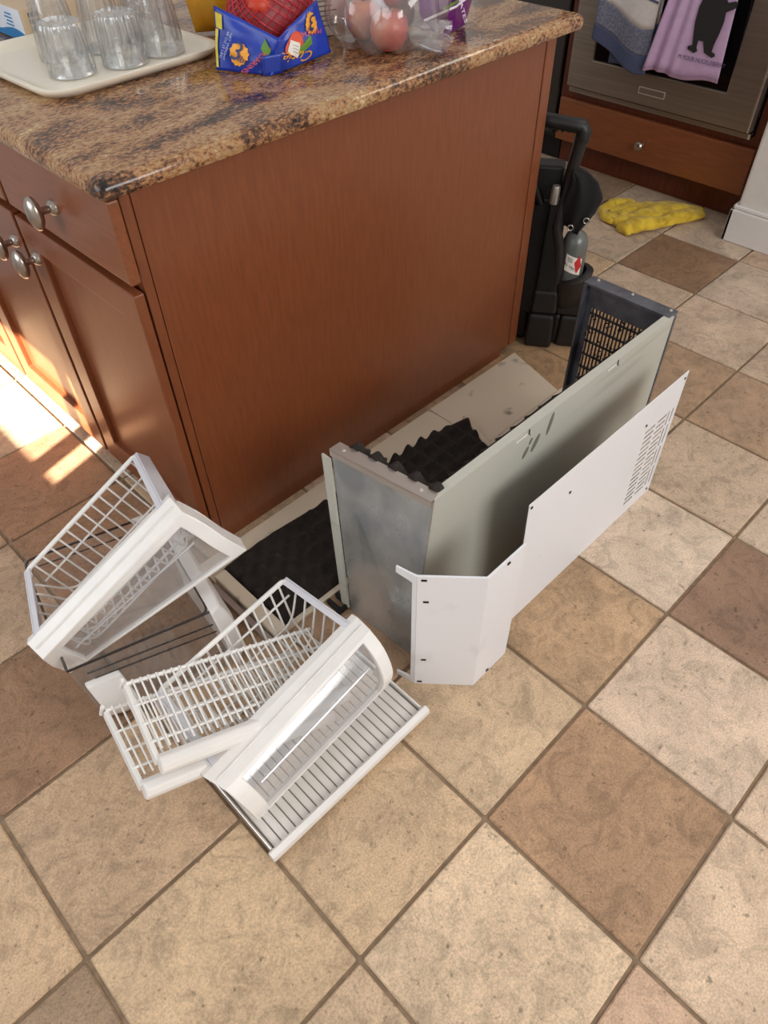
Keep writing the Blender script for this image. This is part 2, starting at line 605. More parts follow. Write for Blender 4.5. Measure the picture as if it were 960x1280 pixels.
for i in range(-4, 9):
    for j in range(-7, 4):
        if proto is None:
            proto = tm.build('tile', TILE, floor, bevel=0.008, seg=1)
            t = proto
        else:
            t = proto.copy()
            COL.objects.link(t)
        y = -j - 0.5
        t.location = V((i + 0.5, y, rnd.uniform(-0.003, 0.0))) * S
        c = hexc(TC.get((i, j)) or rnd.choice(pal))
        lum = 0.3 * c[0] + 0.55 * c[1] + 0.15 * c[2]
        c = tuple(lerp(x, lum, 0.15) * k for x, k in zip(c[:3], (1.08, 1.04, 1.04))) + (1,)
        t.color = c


def struct(name, mb, m, **kw):
    o = mb.build(name, m, None, **kw)
    o['kind'] = 'structure'
    return o


# stub wall right of the oven with its tall baseboard
struct('wall_right', MB().box((7.39, -3.0, 0), (8.6, 2.36, 7.5)), WALL_PAINT, bevel=0.03)
bb = MB()
bb.box((7.335, -3.0, 0), (7.388, 2.41, 0.375))
bb.box((7.335, 2.362, 0), (8.05, 2.41, 0.375))
struct('baseboard_right', bb, TRIM_PAINT, bevel=0.012)
tp = MB()
tp.box((7.352, -3.0, 0.377), (7.388, 2.395, 0.425))
tp.box((7.352, 2.362, 0.377), (8.05, 2.395, 0.425))
struct('trim_1', tp, TRIM_PAINT, bevel=0.015)
struct('wall_back', MB().box((9.6, -3.0, 0), (9.8, 8, 5.0)), WALL_PAINT)
# left wall with the low window the sun comes through
wy = lambda yf: yf - 0.28 * 6.05
ZS, ZH = 3.22, 4.36
us = [-12.0, wy(4.40), wy(4.66), wy(4.80), wy(7.6), 9.0]
vs_ = [0.0, ZS, ZH, 14.0]
WX = -6.0
hole = lambda u, v: ZS < v < ZH and (us[1] < u < us[2] or us[3] < u < us[4])
struct('wall_left', MB().plate(us, vs_, hole, lambda u, v: (WX, u, v), (-0.3, 0, 0)), WALL_PAINT)
fr = MB()
for a, b_ in ((us[1], us[2]), (us[3], us[4])):
    for lo, hi in (((a, ZS), (b_, ZS + 0.04)), ((a, ZH - 0.04), (b_, ZH)), ((a, ZS), (a + 0.03, ZH)), ((b_ - 0.03, ZS), (b_, ZH))):
        fr.box((WX - 0.2, lo[0], lo[1]), (WX - 0.12, hi[0], hi[1]))
struct('window_1', fr, TRIM_PAINT)

# ------------------------------------------------------------------ island cabinets and worktop
XF, XD = 0.138, 0.05      # face frame front, door front
YP = 2.80                # end panel plane
isl = thing('island_cabinet', 'reddish cherry island end cabinet with wide plain side panel and nearest drawer', 'cabinet', (1.9, 4.0, 0))
MB().box((XF, YP + 0.06, 0.0), (3.75, 4.235, 2.745)).build('cabinet_body', WOOD_DK, isl)
e = MB()
e.prism([(0.205, YP, 0.0), (3.59, YP, 0.0), (3.59, YP, 0.075), (3.70, YP, 0.075), (3.70, YP, 2.745), (0.205, YP, 2.745)], (0, 0.058, 0))
e.build('end_panel', WOOD, isl, bevel=0.006)
MB().box((3.706, YP - 0.006, 0.075), (3.82, YP + 0.06, 2.745)).build('corner_post', WOOD, isl, bevel=0.008)
MB().box((XF, YP - 0.004, 0.0), (0.199, YP + 0.058, 2.745)).build('face_frame_stile', WOOD, isl, bevel=0.006)
MB().box((3.752, YP + 0.062, 0.08), (3.815, 4.235, 2.745)).build('rear_panel', WOOD, isl)


def knob(parent, y, z, x=XD):
    k = MB()
    k.lathe([(0.0, 0.0), (0.045, 0.0), (0.04, 0.02), (0.022, 0.035), (0.02, 0.07), (0.03, 0.085)], 18, (x, y, z), (-1, 0, 0))
    rings = []
    for i in range(9):
        a = -pi / 2 + pi * i / 8
        rr = cos(a)
        rings.append([(x - 0.115 - 0.042 * sin(a), y + rr * 0.07 * cos(2 * pi * q / 20), z + rr * 0.098 * sin(2 * pi * q / 20)) for q in range(20)])
    k.loft(rings)
    return k.build('knob', NICKEL, parent, smooth=True)


def shaker(parent, y0, y1, z0, z1, kn):
    st = 0.21
    us_, zs_ = [y0, y0 + st, y1 - st, y1], [z0, z0 + 0.24, z1 - 0.2, z1]
    o = MB().plate(us_, zs_, lambda u, v: us_[1] < u < us_[2] and zs_[1] < v < zs_[2], lambda u, v: (XD, u, v), (0.064, 0, 0)).build('door', WOOD, parent, bevel=0.008)
    MB().box((XD + 0.042, y0 + st - 0.02, z0 + 0.22), (XD + 0.06, y1 - st + 0.02, z1 - 0.18)).build('door_panel', WOOD, o)
    knob(o, *kn)
    return o


def slab(parent, y0, y1, z0, z1, kn):
    o = MB().box((XD, y0, z0), (XD + 0.064, y1, z1)).build('drawer', WOOD_H, parent, bevel=0.012)
    knob(o, *kn)


slab(isl, 2.745, 4.215, 2.265, 2.725, (3.47, 2.48))
shaker(isl, 2.765, 4.215, 0.12, 2.2, (4.09, 1.945))
il2 = thing('island_cabinet', 'cherry island cabinet left of the nearest one, its door lit by sun', 'cabinet', (1.9, 5.1, 0))
MB().box((XF, 4.245, 0.0), (3.75, 5.76, 2.745)).build('cabinet_body', WOOD_DK, il2)
slab(il2, 4.265, 5.735, 2.265, 2.725, (5.0, 2.48))
shaker(il2, 4.265, 5.735, 0.12, 2.2, (4.39, 1.965))
MB().box((3.752, 4.245, 0.08), (3.815, 5.76, 2.745)).build('rear_panel', WOOD, il2)
il3 = thing('island_cabinet', 'cherry island cabinet farthest left, reached only by the sun on the floor', 'cabinet', (1.9, 6.4, 0))
MB().box((XF, 5.77, 0.0), (3.75, 7.2, 2.745)).build('cabinet_body', WOOD_DK, il3)
slab(il3, 5.785, 7.19, 2.265, 2.725, (6.5, 2.48))
shaker(il3, 5.785, 7.19, 0.12, 2.2, (7.05, 1.965))

# worktop: slab with a bullnose edge
X0, X1, Y0, Y1, ZB, ZT = 0.0, 4.0, 2.68, 7.4, 2.745, 2.85
ct = MB()


def rrect(x0, x1, y0, y1, r, n=5):
    pts = []
    for cx, cy, a0 in ((x1 - r, y0 + r, -90), (x1 - r, y1 - r, 0), (x0 + r, y1 - r, 90), (x0 + r, y0 + r, 180)):
        for k in range(n + 1):
            a = rad(a0 + 90 * k / n)
            pts.append((cx + r * cos(a), cy + r * sin(a)))
    return pts


rings = []
for d_, z in ((0.03, 0.0), (0.008, 0.012), (0, 0.035), (0, 0.055), (0.008, 0.08), (0.028, 0.098), (0.055, 0.105)):
    rings.append([(x, y, ZB + z) for x, y in rrect(X0 + d_, X1 - d_, Y0 + d_, Y1 - d_, 0.05)])
ct.loft(rings)
cto = ct.build('countertop', GRANITE, smooth=True)
tag(cto, 'polished brown and gold speckled granite worktop on the island', 'countertop')

# ------------------------------------------------------------------ oven cabinet, oven, appliance
XO = 7.75
oc = thing('oven_cabinet', 'cherry oven cabinet with one wide low drawer on a dark toe kick', 'cabinet', (8.6, 3.85, 0))
MB().box((8.0, 2.44, 0), (8.04, 5.28, 0.34)).build('toe_kick', WOOD_DK, oc)
MB().box((XO + 0.07, 2.44, 0.34), (9.5, 5.28, 0.98)).build('cabinet_body', WOOD_DK, oc)
MB().box((XO + 0.06, 5.13, 0.982), (9.5, 5.28, 7.0)).build('side_stile', WOOD_DK, oc)
MB().box((XO + 0.06, 2.44, 0.982), (9.5, 2.585, 7.0)).build('side_stile', WOOD_DK, oc)
MB().box((XO + 0.062, 2.44, 0.9), (XO + 0.12, 5.28, 1.0)).build('rail', WOOD_DK, oc)
dr = MB().box((XO, 2.5, 0.36), (XO + 0.068, 5.245, 0.89)).build('drawer', WOOD_H, oc, bevel=0.015)
kb = MB()
kb.lathe([(0.0, 0), (0.03, 0), (0.02, 0.03), (0.02, 0.05), (0.05, 0.07), (0.055, 0.09), (0.04, 0.11), (0.0, 0.118)], 18, (XO, 3.92, 0.6), (-1, 0, 0))
kb.build('knob', NICKEL, dr, smooth=True)

ov = thing('wall_oven', 'stainless steel built in wall oven with black glass door window', 'oven', (8.2, 3.86, 1.0))
MB().box((XO - 0.02, 2.6, 0.985), (XO + 0.05, 5.12, 1.045)).build('vent_trim', STEEL, ov, bevel=0.006)
MB().box((XO + 0.051, 2.6, 1.0), (9.4, 5.12, 4.4)).build('oven_body', BLACK, ov)
MB().box((XO - 0.022, 2.6, 0.988), (XO + 0.048, 2.63, 1.044)).build('trim_end', STEEL_LT, ov)
us = [2.63, 3.0, 4.79, 5.12]
vz = [1.07, 1.415, 3.1, 3.6]
MB().plate(us, vz, lambda u, v: 3.0 < u < 4.79 and 1.415 < v < 3.1, lambda u, v: (XO - 0.09, u, v), (0.13, 0, 0)).build('door_frame', STEEL, ov, bevel=0.012)
MB().box((XO - 0.092, 2.612, 1.07), (XO + 0.03, 2.628, 3.6)).build('door_edge_shine', STEEL_LT, ov)  # pale strip carries the edge's shiny reflection in its colour
MB().box((XO - 0.06, 3.0, 1.415), (XO - 0.02, 4.79, 3.1)).build('door_window', OVEN_GLASS, ov)
bd = MB().box((XO - 0.1, 3.73, 1.2), (XO - 0.088, 4.07, 1.262)).build('badge', STEEL, ov, bevel=0.004)
MB().plate([3.722, 3.732, 4.068, 4.078], [1.192, 1.202, 1.26, 1.27], lambda u, v: 3.732 < u < 4.068 and 1.202 < v < 1.26, lambda u, v: (XO - 0.103, u, v), (0.014, 0, 0)).build('badge_border', STEEL_LT, bd)
hb = MB()
hb.tube([(XO - 0.28, 2.85, 3.2), (XO - 0.28, 4.95, 3.2)], 0.045, 12)
for y in (2.95, 4.85):
    hb.tube([(XO - 0.28, y, 3.2), (XO - 0.08, y, 3.2)], 0.03, 10)
hb.build('handle', STEEL_LT, ov, smooth=True)
ap = thing('dishwasher', 'dark appliance front just left of the oven cabinet, behind the worktop end', 'appliance', (8.6, 5.9, 0))
MB().box((XO + 0.08, 5.3, 0.34), (9.4, 7.3, 2.75)).build('body', BLACK, ap)
MB().box((XO + 0.02, 5.31, 0.4), (XO + 0.078, 7.28, 2.6)).build('door', APPLIANCE, ap, bevel=0.015)
MB().box((8.0, 5.3, 0), (9.4, 7.3, 0.338)).build('toe_kick', BLACK_SOFT, ap)


# towels over the oven handle
def towel_fn(y_at, amp, k, ph, x0=XO - 0.24, taper=0.0):
    def fn(u, z):
        y = y_at(u, z)
        spread = (3.2 - z) / 1.8
        x = x0 - 0.02 - amp * (0.4 + spread) * (0.5 + 0.5 * sin(u * k + ph + 0.5 * z))
        return (x, y, z)
    return fn


def towel_band(parent, name, m, fn, z0f, z1f, nu=34, nv=10):
    MB().sheet(lambda u, v: fn(u, lerp(z0f(u), z1f(u), v)), nu, nv, (0.022, 0, 0)).build(name, m, parent, smooth='all')


t1 = thing('towel', 'cream towel with grey and navy bands, left one on the oven', 'towel', (XO - 0.24, 4.35, 1.45))
f1 = towel_fn(lambda u, z: lerp(4.74 - 0.02 * (z - 1.6), 3.96 + 0.015 * (z - 1.5), u) - 0.10 * (3.2 - z) / 1.7 * 0.0 + 0.02 * sin(3 * u), 0.03, 9, 0.4)
zb = lambda u: 1.70 - 0.26 * min(1, u / 0.85) + 0.012 * sin(7 * u)
z1_ = lambda u: zb(u) + 0.16 + 0.04 * u
z2_ = lambda u: zb(u) + 0.42 + 0.04 * u
towel_band(t1, 'navy_band', TOWEL_B, f1, zb, z1_)
towel_band(t1, 'grey_band', TOWEL_G, f1, z1_, z2_)
towel_band(t1, 'cream_field', TOWEL_W, f1, z2_, lambda u: 3.2, nv=20)
f1b = towel_fn(lambda u, z: lerp(4.5, 3.95, u), 0.02, 6, 1.0, x0=XO - 0.17)
towel_band(t1, 'rear_layer', TOWEL_B, f1b, lambda u: 1.47 + 0.03 * u, lambda u: 1.95)
towel_band(t1, 'rear_layer', TOWEL_W, f1b, lambda u: 1.95, lambda u: 3.2)
for q in (0.62, 0.72):
    MB().sheet(lambda u, v: V(f1(lerp(0.45, 1, u), z2_(1) + q * 0.55 + 0.02 * v - 0.1 * u)) + V((-0.012, 0, 0)), 12, 1, (0.006, 0, 0)).build('stripe', TOWEL_B, t1)

t2 = thing('towel', 'lilac tea towel printed with a black bear silhouette, on the oven', 'towel', (XO - 0.24, 3.5, 1.48))


def y2(u, z):
    s_ = max(0, min(1, (2.6 - z) / 1.1))
    return lerp(lerp(3.78, 3.98, s_), lerp(3.12, 3.07, s_), u)


def f2(u, z):
    fold = max(0, 1 - u * 1.9)
    return (XO - 0.25 - 0.075 * fold * (0.5 + 0.5 * sin(u * 34 + 0.5)) - 0.02 * sin(u * 3), y2(u, z), z)


zb2 = lambda u: 1.50 + 0.02 * sin(9 * u) + 0.02 * u
towel_band(t2, 'cloth', LILAC, f2, zb2, lambda u: 3.2, 60, 16)
MB().sheet(lambda u, v: V(f2(u, zb2(u) + 0.035 + 0.006 * v)) + V((-0.006, 0, 0)), 60, 1, (0.003, 0, 0)).build('hem_stitch', mat('lilac stitching', '#9c7aa6', 0.9), t2)
# bear standing, flat print on the flat half of the towel (y runs to the left in the picture)
bx = XO - 0.285
bear = [(3.50, 1.80), (3.415, 1.775), (3.38, 1.80), (3.40, 1.83), (3.40, 1.90), (3.34, 1.90), (3.30, 1.80), (3.20, 1.765), (3.165, 1.785), (3.175, 1.81), (3.215, 1.82), (3.21, 1.89),
        (3.185, 2.0), (3.17, 2.1), (3.175, 2.19), (3.09, 2.235), (3.07, 2.275), (3.10, 2.30), (3.18, 2.275), (3.22, 2.32), (3.19, 2.40), (3.20, 2.47), (3.24, 2.52), (3.32, 2.54), (3.38, 2.50), (3.40, 2.42),
        (3.45, 2.32), (3.485, 2.2), (3.49, 2.06), (3.47, 1.93), (3.455, 1.845), (3.50, 1.83)]
bm_ = MB().prism([(bx, y, z) for y, z in bear], (0.004, 0, 0))
bm_.build('bear_print', BEAR_INK, t2)
lettering("I'M YOUR HUCKLEBERRY", 0.062, (bx, 3.315, 1.715), (0, -1, 0.0), (0, 0, 1), mat('print ink', '#4a3f63', 0.9), t2, name='lettering', wid=0.86)

# yellow cloth on the floor
yc = MB()


def roll(path, rads, flat, lift, seed, n=18, m=30):
    P = [V((x, y, 0)) for x, y in path]
    k = len(P) - 1
    rings = []
    for i in range(m + 1):
        x = i / m * k
        q = min(k - 1, int(x))
        f = x - q
        a_, b_, c_, d_ = P[max(0, q - 1)], P[q], P[q + 1], P[min(k, q + 2)]
        p = 0.5 * ((2 * b_) + (c_ - a_) * f + (2 * a_ - 5 * b_ + 4 * c_ - d_) * f * f + (3 * b_ - a_ - 3 * c_ + d_) * f ** 3)
        t = (c_ - b_).lerp(d_ - c_ if (d_ - c_).length > 1e-4 else c_ - b_, f * .5).normalized()
        sd_ = V((-t.y, t.x, 0))
        r = lerp(rads[q], rads[q + 1], f)
        ring = []
        for j in range(n):
            a = 2 * pi * j / n
            rr = r * (1 + .28 * mnoise.noise(V((i * .35, cos(a) * 1.6 + seed, sin(a) * 1.6))))
            ring.append((p.x + sd_.x * rr * cos(a), p.y + sd_.y * rr * cos(a), max(.012, lift + flat * rr * (sin(a) + .8) * .62)))
        rings.append(ring)
    yc.loft(rings)


roll([(6.62, 3.34), (6.8, 3.3), (7.12, 3.14), (7.45, 3.0), (7.72, 2.86)], [.10, .13, .11, .12, .07], 1.0, .0, 1)
roll([(6.72, 3.50), (6.95, 3.42), (7.25, 3.3), (7.55, 3.12), (7.82, 2.93)], [.12, .11, .14, .14, .06], .8, .01, 5)
roll([(7.0, 3.74), (7.25, 3.62), (7.5, 3.42), (7.7, 3.2), (7.84, 3.0)], [.08, .16, .14, .13, .06], .45, .0, 9)
roll([(6.98, 3.86), (6.80, 3.66), (6.88, 3.52), (7.05, 3.6)], [.05, .09, .10, .08], 1.0, .0, 14)
roll([(7.0, 3.88), (7.22, 3.84), (7.34, 3.68), (7.2, 3.52)], [.05, .09, .09, .07], .9, .0, 21)
yo = yc.build('cleaning_cloth', YELLOW_CLOTH, smooth='all')
tag(yo, 'crumpled yellow cleaning cloth on the floor below the oven drawer', 'cloth')

# ------------------------------------------------------------------ black torch carrier
KO, KR, KD = V((3.98, 2.6, 0)), V((.55, -.835, 0)), V((.835, .55, 0))
K = lambda t, d, z: KO + KR * t + KD * d + V((0, 0, z))
kt = thing('torch_carrier', 'black plastic welding torch carrier with a tall loop handle beside the island', 'tool carrier', tuple(K(0.1, 0.2, 0)))


def kbox(mb, t0, t1_, d0, d1, z0, z1, tp=0.0):
    c = [K(t0, d0, z0), K(t1_, d0, z0), K(t1_, d1, z0), K(t0, d1, z0), K(t0 + tp, d0 + tp, z1), K(t1_ - tp, d0 + tp, z1), K(t1_ - tp, d1 - tp, z1), K(t0 + tp, d1 - tp, z1)]
    return mb.hexa(c)


b_ = MB()
kbox(b_, -0.17, 0.10, 0.0, 0.42, 0.0, 0.36, 0.012)
kbox(b_, -0.34, -0.15, 0.14, 0.42, 0.0, 0.36, 0.012)
kbox(b_, 0.14, 0.40, 0.06, 0.46, 0.0, 0.34, 0.012)
kbox(b_, 0.08, 0.16, 0.10, 0.42, 0.01, 0.33, 0.0)
b_.build('base', BROWN_BLACK, kt, bevel=0.035, seg=3)
b_ = MB()
kbox(b_, -0.15, 0.10, 0.04, 0.40, 0.36, 0.6, 0.01)
kbox(b_, 0.09, 0.38, 0.09, 0.42, 0.34, 0.56, 0.01)
b_.build('neck', BROWN_BLACK, kt, bevel=0.03, seg=3)
b_ = MB()
rings = []
for z, ex in ((0.43, -0.05), (0.5, -0.01), (0.62, 0.01), (0.72, 0.02), (0.735, 0.0), (0.735, -0.05), (0.6, -0.05)):
    ring = []
    for k in range(20):
        a = 2 * pi * k / 20
        ring.append(K(0.19 + (0.18 + ex) * cos(a) * (1.0 if abs(cos(a)) < .7 else 0.97), 0.22 + (0.19 + ex) * sin(a), z + 0.05 * cos(a)))
    rings.append(ring)
b_.loft(rings)
b_.build('cylinder_cup', BROWN_BLACK, kt, smooth=True)
b_ = MB()
kbox(b_, -0.36, 0.04, 0.13, 0.42, 0.3, 1.45, 0.015)
kbox(b_, -0.36, -0.02, 0.15, 0.36, 1.4, 1.72, 0.015)
kbox(b_, -0.14, 0.05, 0.06, 0.2, 0.5, 1.5, 0.02)
b_.build('tank_sleeve', BLACK, kt, bevel=0.03, seg=3)
b_ = MB()
pth = [(0.04, .12, .45), (0.05, .11, .8), (0.02, .1, 1.05), (-0.03, .1, 1.22), (-0.02, .11, 1.4), (0.0, .12, 1.52), (0.02, .12, 1.7), (0.05, .12, 1.92), (0.06, .12, 2.03)]
b_.tube([K(*p) for p in pth], [.055, .055, .05, .048, .046, .048, .05, .055, .06], 10)
b_.build('handle_post', BROWN_BLACK, kt, smooth=True)
b_ = MB()
b_.tube([K(.06, .12, 1.95), K(.065, .12, 2.03), K(.05, .12, 2.06), K(-.05, .12, 2.07), K(-.2, .12, 2.09), K(-.32, .12, 2.1), K(-.36, .13, 2.05), K(-.36, .14, 1.9), K(-.3, .15, 1.6), K(-.2, .15, 1.4)], [.06, .065, .06, .056, .056, .055, .055, .05, .045, .04], 10)
b_.build('handle', BLACK, kt, smooth=True)
b_ = MB()
for i in range(5):
    b_.tube([K(.0 - .05 * i, .12, 2.035), K(-.02 - .05 * i, .12, 2.03)], .026, 8)
b_.build('finger_grip', BLACK_SOFT, kt, smooth=True)

gc = thing('gas_cylinder', 'small grey gas cylinder with a white sticker, standing in the black carrier', 'gas cylinder', tuple(K(0.165, 0.2, 0.6)))
MB().lathe([(0, 0.6), (.105, .6), (.118, .62), (.118, 1.0), (.112, 1.06), (.09, 1.12), (.05, 1.15), (.035, 1.16), (.035, 1.2), (0, 1.2)], 28, K(0.165, 0.2, 0)).build('cylinder', GREY_CYL, gc, smooth=True)
kc = K(0.165, 0.2, 0)
va = math.atan2(-KD.y, -KD.x)


def cyl_pt(da, z, r=.121):
    return kc + V((cos(va + da) * r, sin(va + da) * r, z))


st = MB().grid(lambda u, v: cyl_pt(lerp(-.55, .75, u), lerp(0.80, 0.96, v) - 0.05 * u + 0.02), 10, 3).build('sticker', PAPER, gc)
dm = [cyl_pt(a, z, .123) for a, z in ((.42, .79), (.78, .86), (.50, .97), (.14, .90))]
MB().add(dm, [(0, 1, 2, 3)]).build('hazard_diamond', RED_LABEL, st)
lettering('UN 1077', .042, cyl_pt(-.2, .865, .1245), (cyl_pt(.1, .9) - cyl_pt(-.3, .93)).normalized(), (0, 0, 1), DARK_INK, st)
for k in range(3):
    MB().grid(lambda u, v: cyl_pt(lerp(-.38, .02, u), .945 - .016 * k + .007 * v - .015 * u, .1235), 4, 1).build('print_line', GREY_INK, st)
hc = thing('welding_cap', 'black cloth cap with two metal eyelets draped over the grey cylinder', 'cap', tuple(K(0.15, 0.15, 1.2)))


def capf(u, v):
    a = lerp(-0.02, 1.0, v)
    prof = [(0.02, 1.72, 0.05, 1.735), (-.0, 1.6, .16, 1.70), (-.03, 1.45, .26, 1.62), (-.03, 1.34, .325, 1.49), (0.03, 1.24, .28, 1.36), (.11, 1.19, .19, 1.215)]
    x = a * (len(prof) - 1)
    i = max(0, min(len(prof) - 2, int(x)))
    f = x - i
    q = [lerp(prof[i][n], prof[i + 1][n], f) for n in range(4)]
    t_ = lerp(q[0], q[2], u)
    z_ = lerp(q[1], q[3], u)
    return K(t_, 0.10 - 0.11 * sin(pi * u) * (1 - 0.5 * abs(a - .5)) + 0.012 * sin(u * 14 + a * 9), z_)


hco = MB().sheet(capf, 24, 20, tuple(KD * 0.05)).build('cap_cloth', BLACK_FAB, hc, smooth='all')
for u, v in ((.22, .82), (.72, .78)):
    p = V(capf(u, v)) - KD * 0.016
    r_ = MB()
    r_.tube([p + KR * (.024 * cos(a)) + V((0, 0, .024 * sin(a))) for a in [2 * pi * k / 14 for k in range(14)]], .006, 6, True)
    r_.build('eyelet', SILVER, hc, smooth=True)
li = MB().lathe([(0, 0), (.038, 0), (.038, .13), (.032, .15), (0, .15)], 16, K(-.09, .03, 1.46), (0.06, 0, 1)).build('striker_tube', SILVER, smooth=True)
tag(li, 'short silver metal tube tucked upright into the black carrier', 'tube')

# ------------------------------------------------------------------ steel panels by the island
fp = thing('steel_floor_panel', 'long cream steel panel lying against the island base, lined with black foam', 'metal panel', (1.8, 2.3, 0))
MB().box((-0.1, 1.80, 0.0), (2.46, 2.725, 0.02)).build('sheet', CREAM_STEEL, fp)
MB().prism([(2.47, 2.05, 0.0), (3.52, 2.05, 0.0), (3.72, 2.725, 0.0), (2.47, 2.725, 0.0)], (0, 0, 0.02)).build('sheet', CREAM_STEEL, fp)
MB().box((-0.1, 1.78, 0.021), (0.0, 2.5, 0.10)).build('end_flange', CREAM_STEEL, fp, bevel=0.012)
MB().prism([(2.40, 1.98, 0.021), (2.45, 1.98, 0.021), (2.61, 2.42, 0.021), (2.58, 2.42, 0.021)], (0, 0, 0.045)).build('end_flange', CREAM_STEEL, fp, bevel=0.01)
MB().prism([(2.48, 1.90, 0.0), (3.60, 1.96, 0.0), (3.60, 2.04, 0.0), (2.48, 2.04, 0.0)], (0, 0, 0.03)).build('front_flange', CREAM_STEEL, fp)
MB().box((-0.16, 1.79, 0.002), (-0.115, 2.47, 0.06)).build('channel', GALV_LT, fp)
lb = MB()
lb.prism([(2.9, 1.90, 0.031), (3.38, 1.92, 0.031), (3.36, 2.01, 0.031), (2.92, 2.0, 0.031)], (0, 0, 0.025))
lb.build('dark_label', LABEL_GREY, fp, bevel=0.01)


def egg(x, y, base, amp, k=2 * pi / 0.155):
    return base + amp * (0.5 + 0.25 * (sin(x * k) + sin(y * k * 1.02)) + 0.25 * sin(x * k) * sin(y * k * 1.02))


fo = MB()
fx0, fx1, fy0, fy1 = 0.01, 2.5, 1.84, 2.56


def foam_floor(u, v):
    y = lerp(fy0, fy1 - 0.17 * (u ** 2) + 0.02 * sin(9 * u), v)
    x = lerp(fx0, lerp(2.38, 2.58, v), u)
    ed = 1 if 0 < u < 1 and 0 < v < 1 else 0
    return (x, y, egg(x, y, 0.03, 0.078) if ed else 0.022)


fo.grid(foam_floor, 150, 46)
fo.build('foam_liner', FOAM, fp, smooth='all')

# U-shaped housing: galvanised end, long painted side, grille end
YB, XA, XC, HT = 1.095, 0.60, 3.28, 1.33
hs = thing('steel_housing', 'tall three sided steel housing with galvanised end, grey green side and grille', 'metal housing', (1.9, 1.45, 0))
ga = MB()
# end A, top leaning right a touch as photographed
At, Ab = 0.575, 0.45
Afn = lambda s_, z: V((lerp(Ab + 0.03 * s_, At + 0.105 * s_, z / HT), lerp(1.62, 1.835, z / HT) if s_ == 0 else lerp(lerp(1.62, 1.835, z / HT), lerp(1.06, YB, z / HT), s_), z))
ga.sheet(lambda u, v: Afn(u, v * HT), 1, 1, (0.014, 0.0, 0.0))
ga.build('galvanised_end', GALV, hs)
fl = MB()
fl.prism([Afn(0, HT) + V((-0.012, 0, 0.002)), Afn(1, HT) + V((-0.012, 0, 0.002)), Afn(1, HT) + V((0.075, 0.02, 0.002)), Afn(0, HT) + V((0.075, -0.0, 0.002))], (0, 0, 0.012))
fl.prism([Afn(0, HT) + V((-0.012, 0, 0)), Afn(1, HT) + V((-0.012, 0, 0)), Afn(1, HT - .035) + V((-0.012, 0, 0)), Afn(0, HT - .035) + V((-0.012, 0, 0))], (0.01, 0, 0))
fl.build('top_flange', GALV_LT, hs)
sf = MB()
sf.prism([Afn(0, 0.03) + V((-0.02, 0, 0)), Afn(0, HT - .06) + V((-0.02, 0, 0)), Afn(0, HT - .06) + V((-0.02, 0.075, 0)), Afn(0, 0.03) + V((-0.02, 0.075, 0))], (0.014, 0, 0))
sf.build('side_flange', GREEN_GREY, hs)
for s_ in (0.1, 0.86):
    p = Afn(s_, HT) + V((0.03, 0, 0.014))
    MB().lathe([(0, 0), (.012, 0), (.010, .006), (0, .007)], 10, p).build('screw', STEEL_LT, hs, smooth=True)
# long side B
Bz = lambda u, z: V((lerp(lerp(0.52, 0.69, z / HT), lerp(3.30, XC, z / HT), u), YB + 0.0 * z, z))
MB().sheet(lambda u, v: Bz(u, v * HT), 6, 1, (0, 0.014, 0)).build('painted_side', GREEN_GREY, hs)
MB().prism([Bz(0.0, HT) + V((0, -.003, 0)), Bz(1, HT) + V((0, -.003, 0)), Bz(1, HT) + V((0, .06, 0)), Bz(0, HT) + V((0.02, .06, 0))], (0, 0, 0.01)).build('top_lip', GREEN_GREY, hs)
MB().box((3.275, 1.088, 0), (3.3, 1.12, HT + 0.01)).build('corner_edge', GRILLE, hs)
for (u0, z0, w_) in ((1.43, 1.285, .13), (2.42, 1.30, .12)):
    MB().tube([(u0 + w_, YB - .004, z0 + .04), (u0 + w_, YB - .007, z0 + .005), (u0 + w_ + .012, YB - .007, z0 - .01)], .0035, 5).build('slot_notch', SCREW, hs)
    MB().tube([(u0, YB - .004, z0 + .01), (u0 + w_ - .02, YB - .006, z0 + .015)], .004, 5).build('slot_tab', PAPER, hs)
sm = mat('grey smear', '#77766b', 0.5)
for (u0, z0, w_, h_, tl) in ((1.56, 1.13, .022, .04, .02), (1.66, 1.15, .026, .06, .03), (1.80, 1.225, .02, .085, .02), (1.60, 1.20, .014, .025, 0.01)):
    ell = [(u0 + w_ * cos(a) + tl * sin(a), YB - .003, z0 + h_ * sin(a)) for a in [2 * pi * k / 14 for k in range(14)]]
    MB().prism(ell, (0, 0.002, 0)).build('smear', sm, hs)
# grille end C
Cy0, Cy1 = 1.11, 1.835
gf = MB()
gy = [Cy0, Cy0 + .045, Cy1 - .07, Cy1]
gz = [0.0, 0.12, 1.13, HT]
gf.plate(gy, gz, lambda u, v: gy[1] < u < gy[2] and gz[1] < v < gz[2], lambda u, v: (XC, u, v), (0.016, 0, 0))
gf.box((XC - 0.05, Cy0, HT - 0.004), (XC + 0.075, Cy1 + .01, HT + 0.014))
gf.box((XC - 0.07, Cy1 - 0.018, 0), (XC, Cy1, HT - 0.006))
gf.build('grille_frame', GRILLE, hs)
gb = MB()
nb = 19
for i in range(nb):
    y = lerp(gy[1], gy[2], (i + 0.5) / nb)
    gb.box((XC + 0.001, y - .0045, gz[1]), (XC + .015, y + .0045, gz[2]))
for i in range(8):
    z = lerp(gz[1], gz[2], (i + 0.6) / 8)
    gb.box((XC - .004, gy[1], z - .005), (XC + .017, gy[2], z + .005))
rg = random.Random(2)
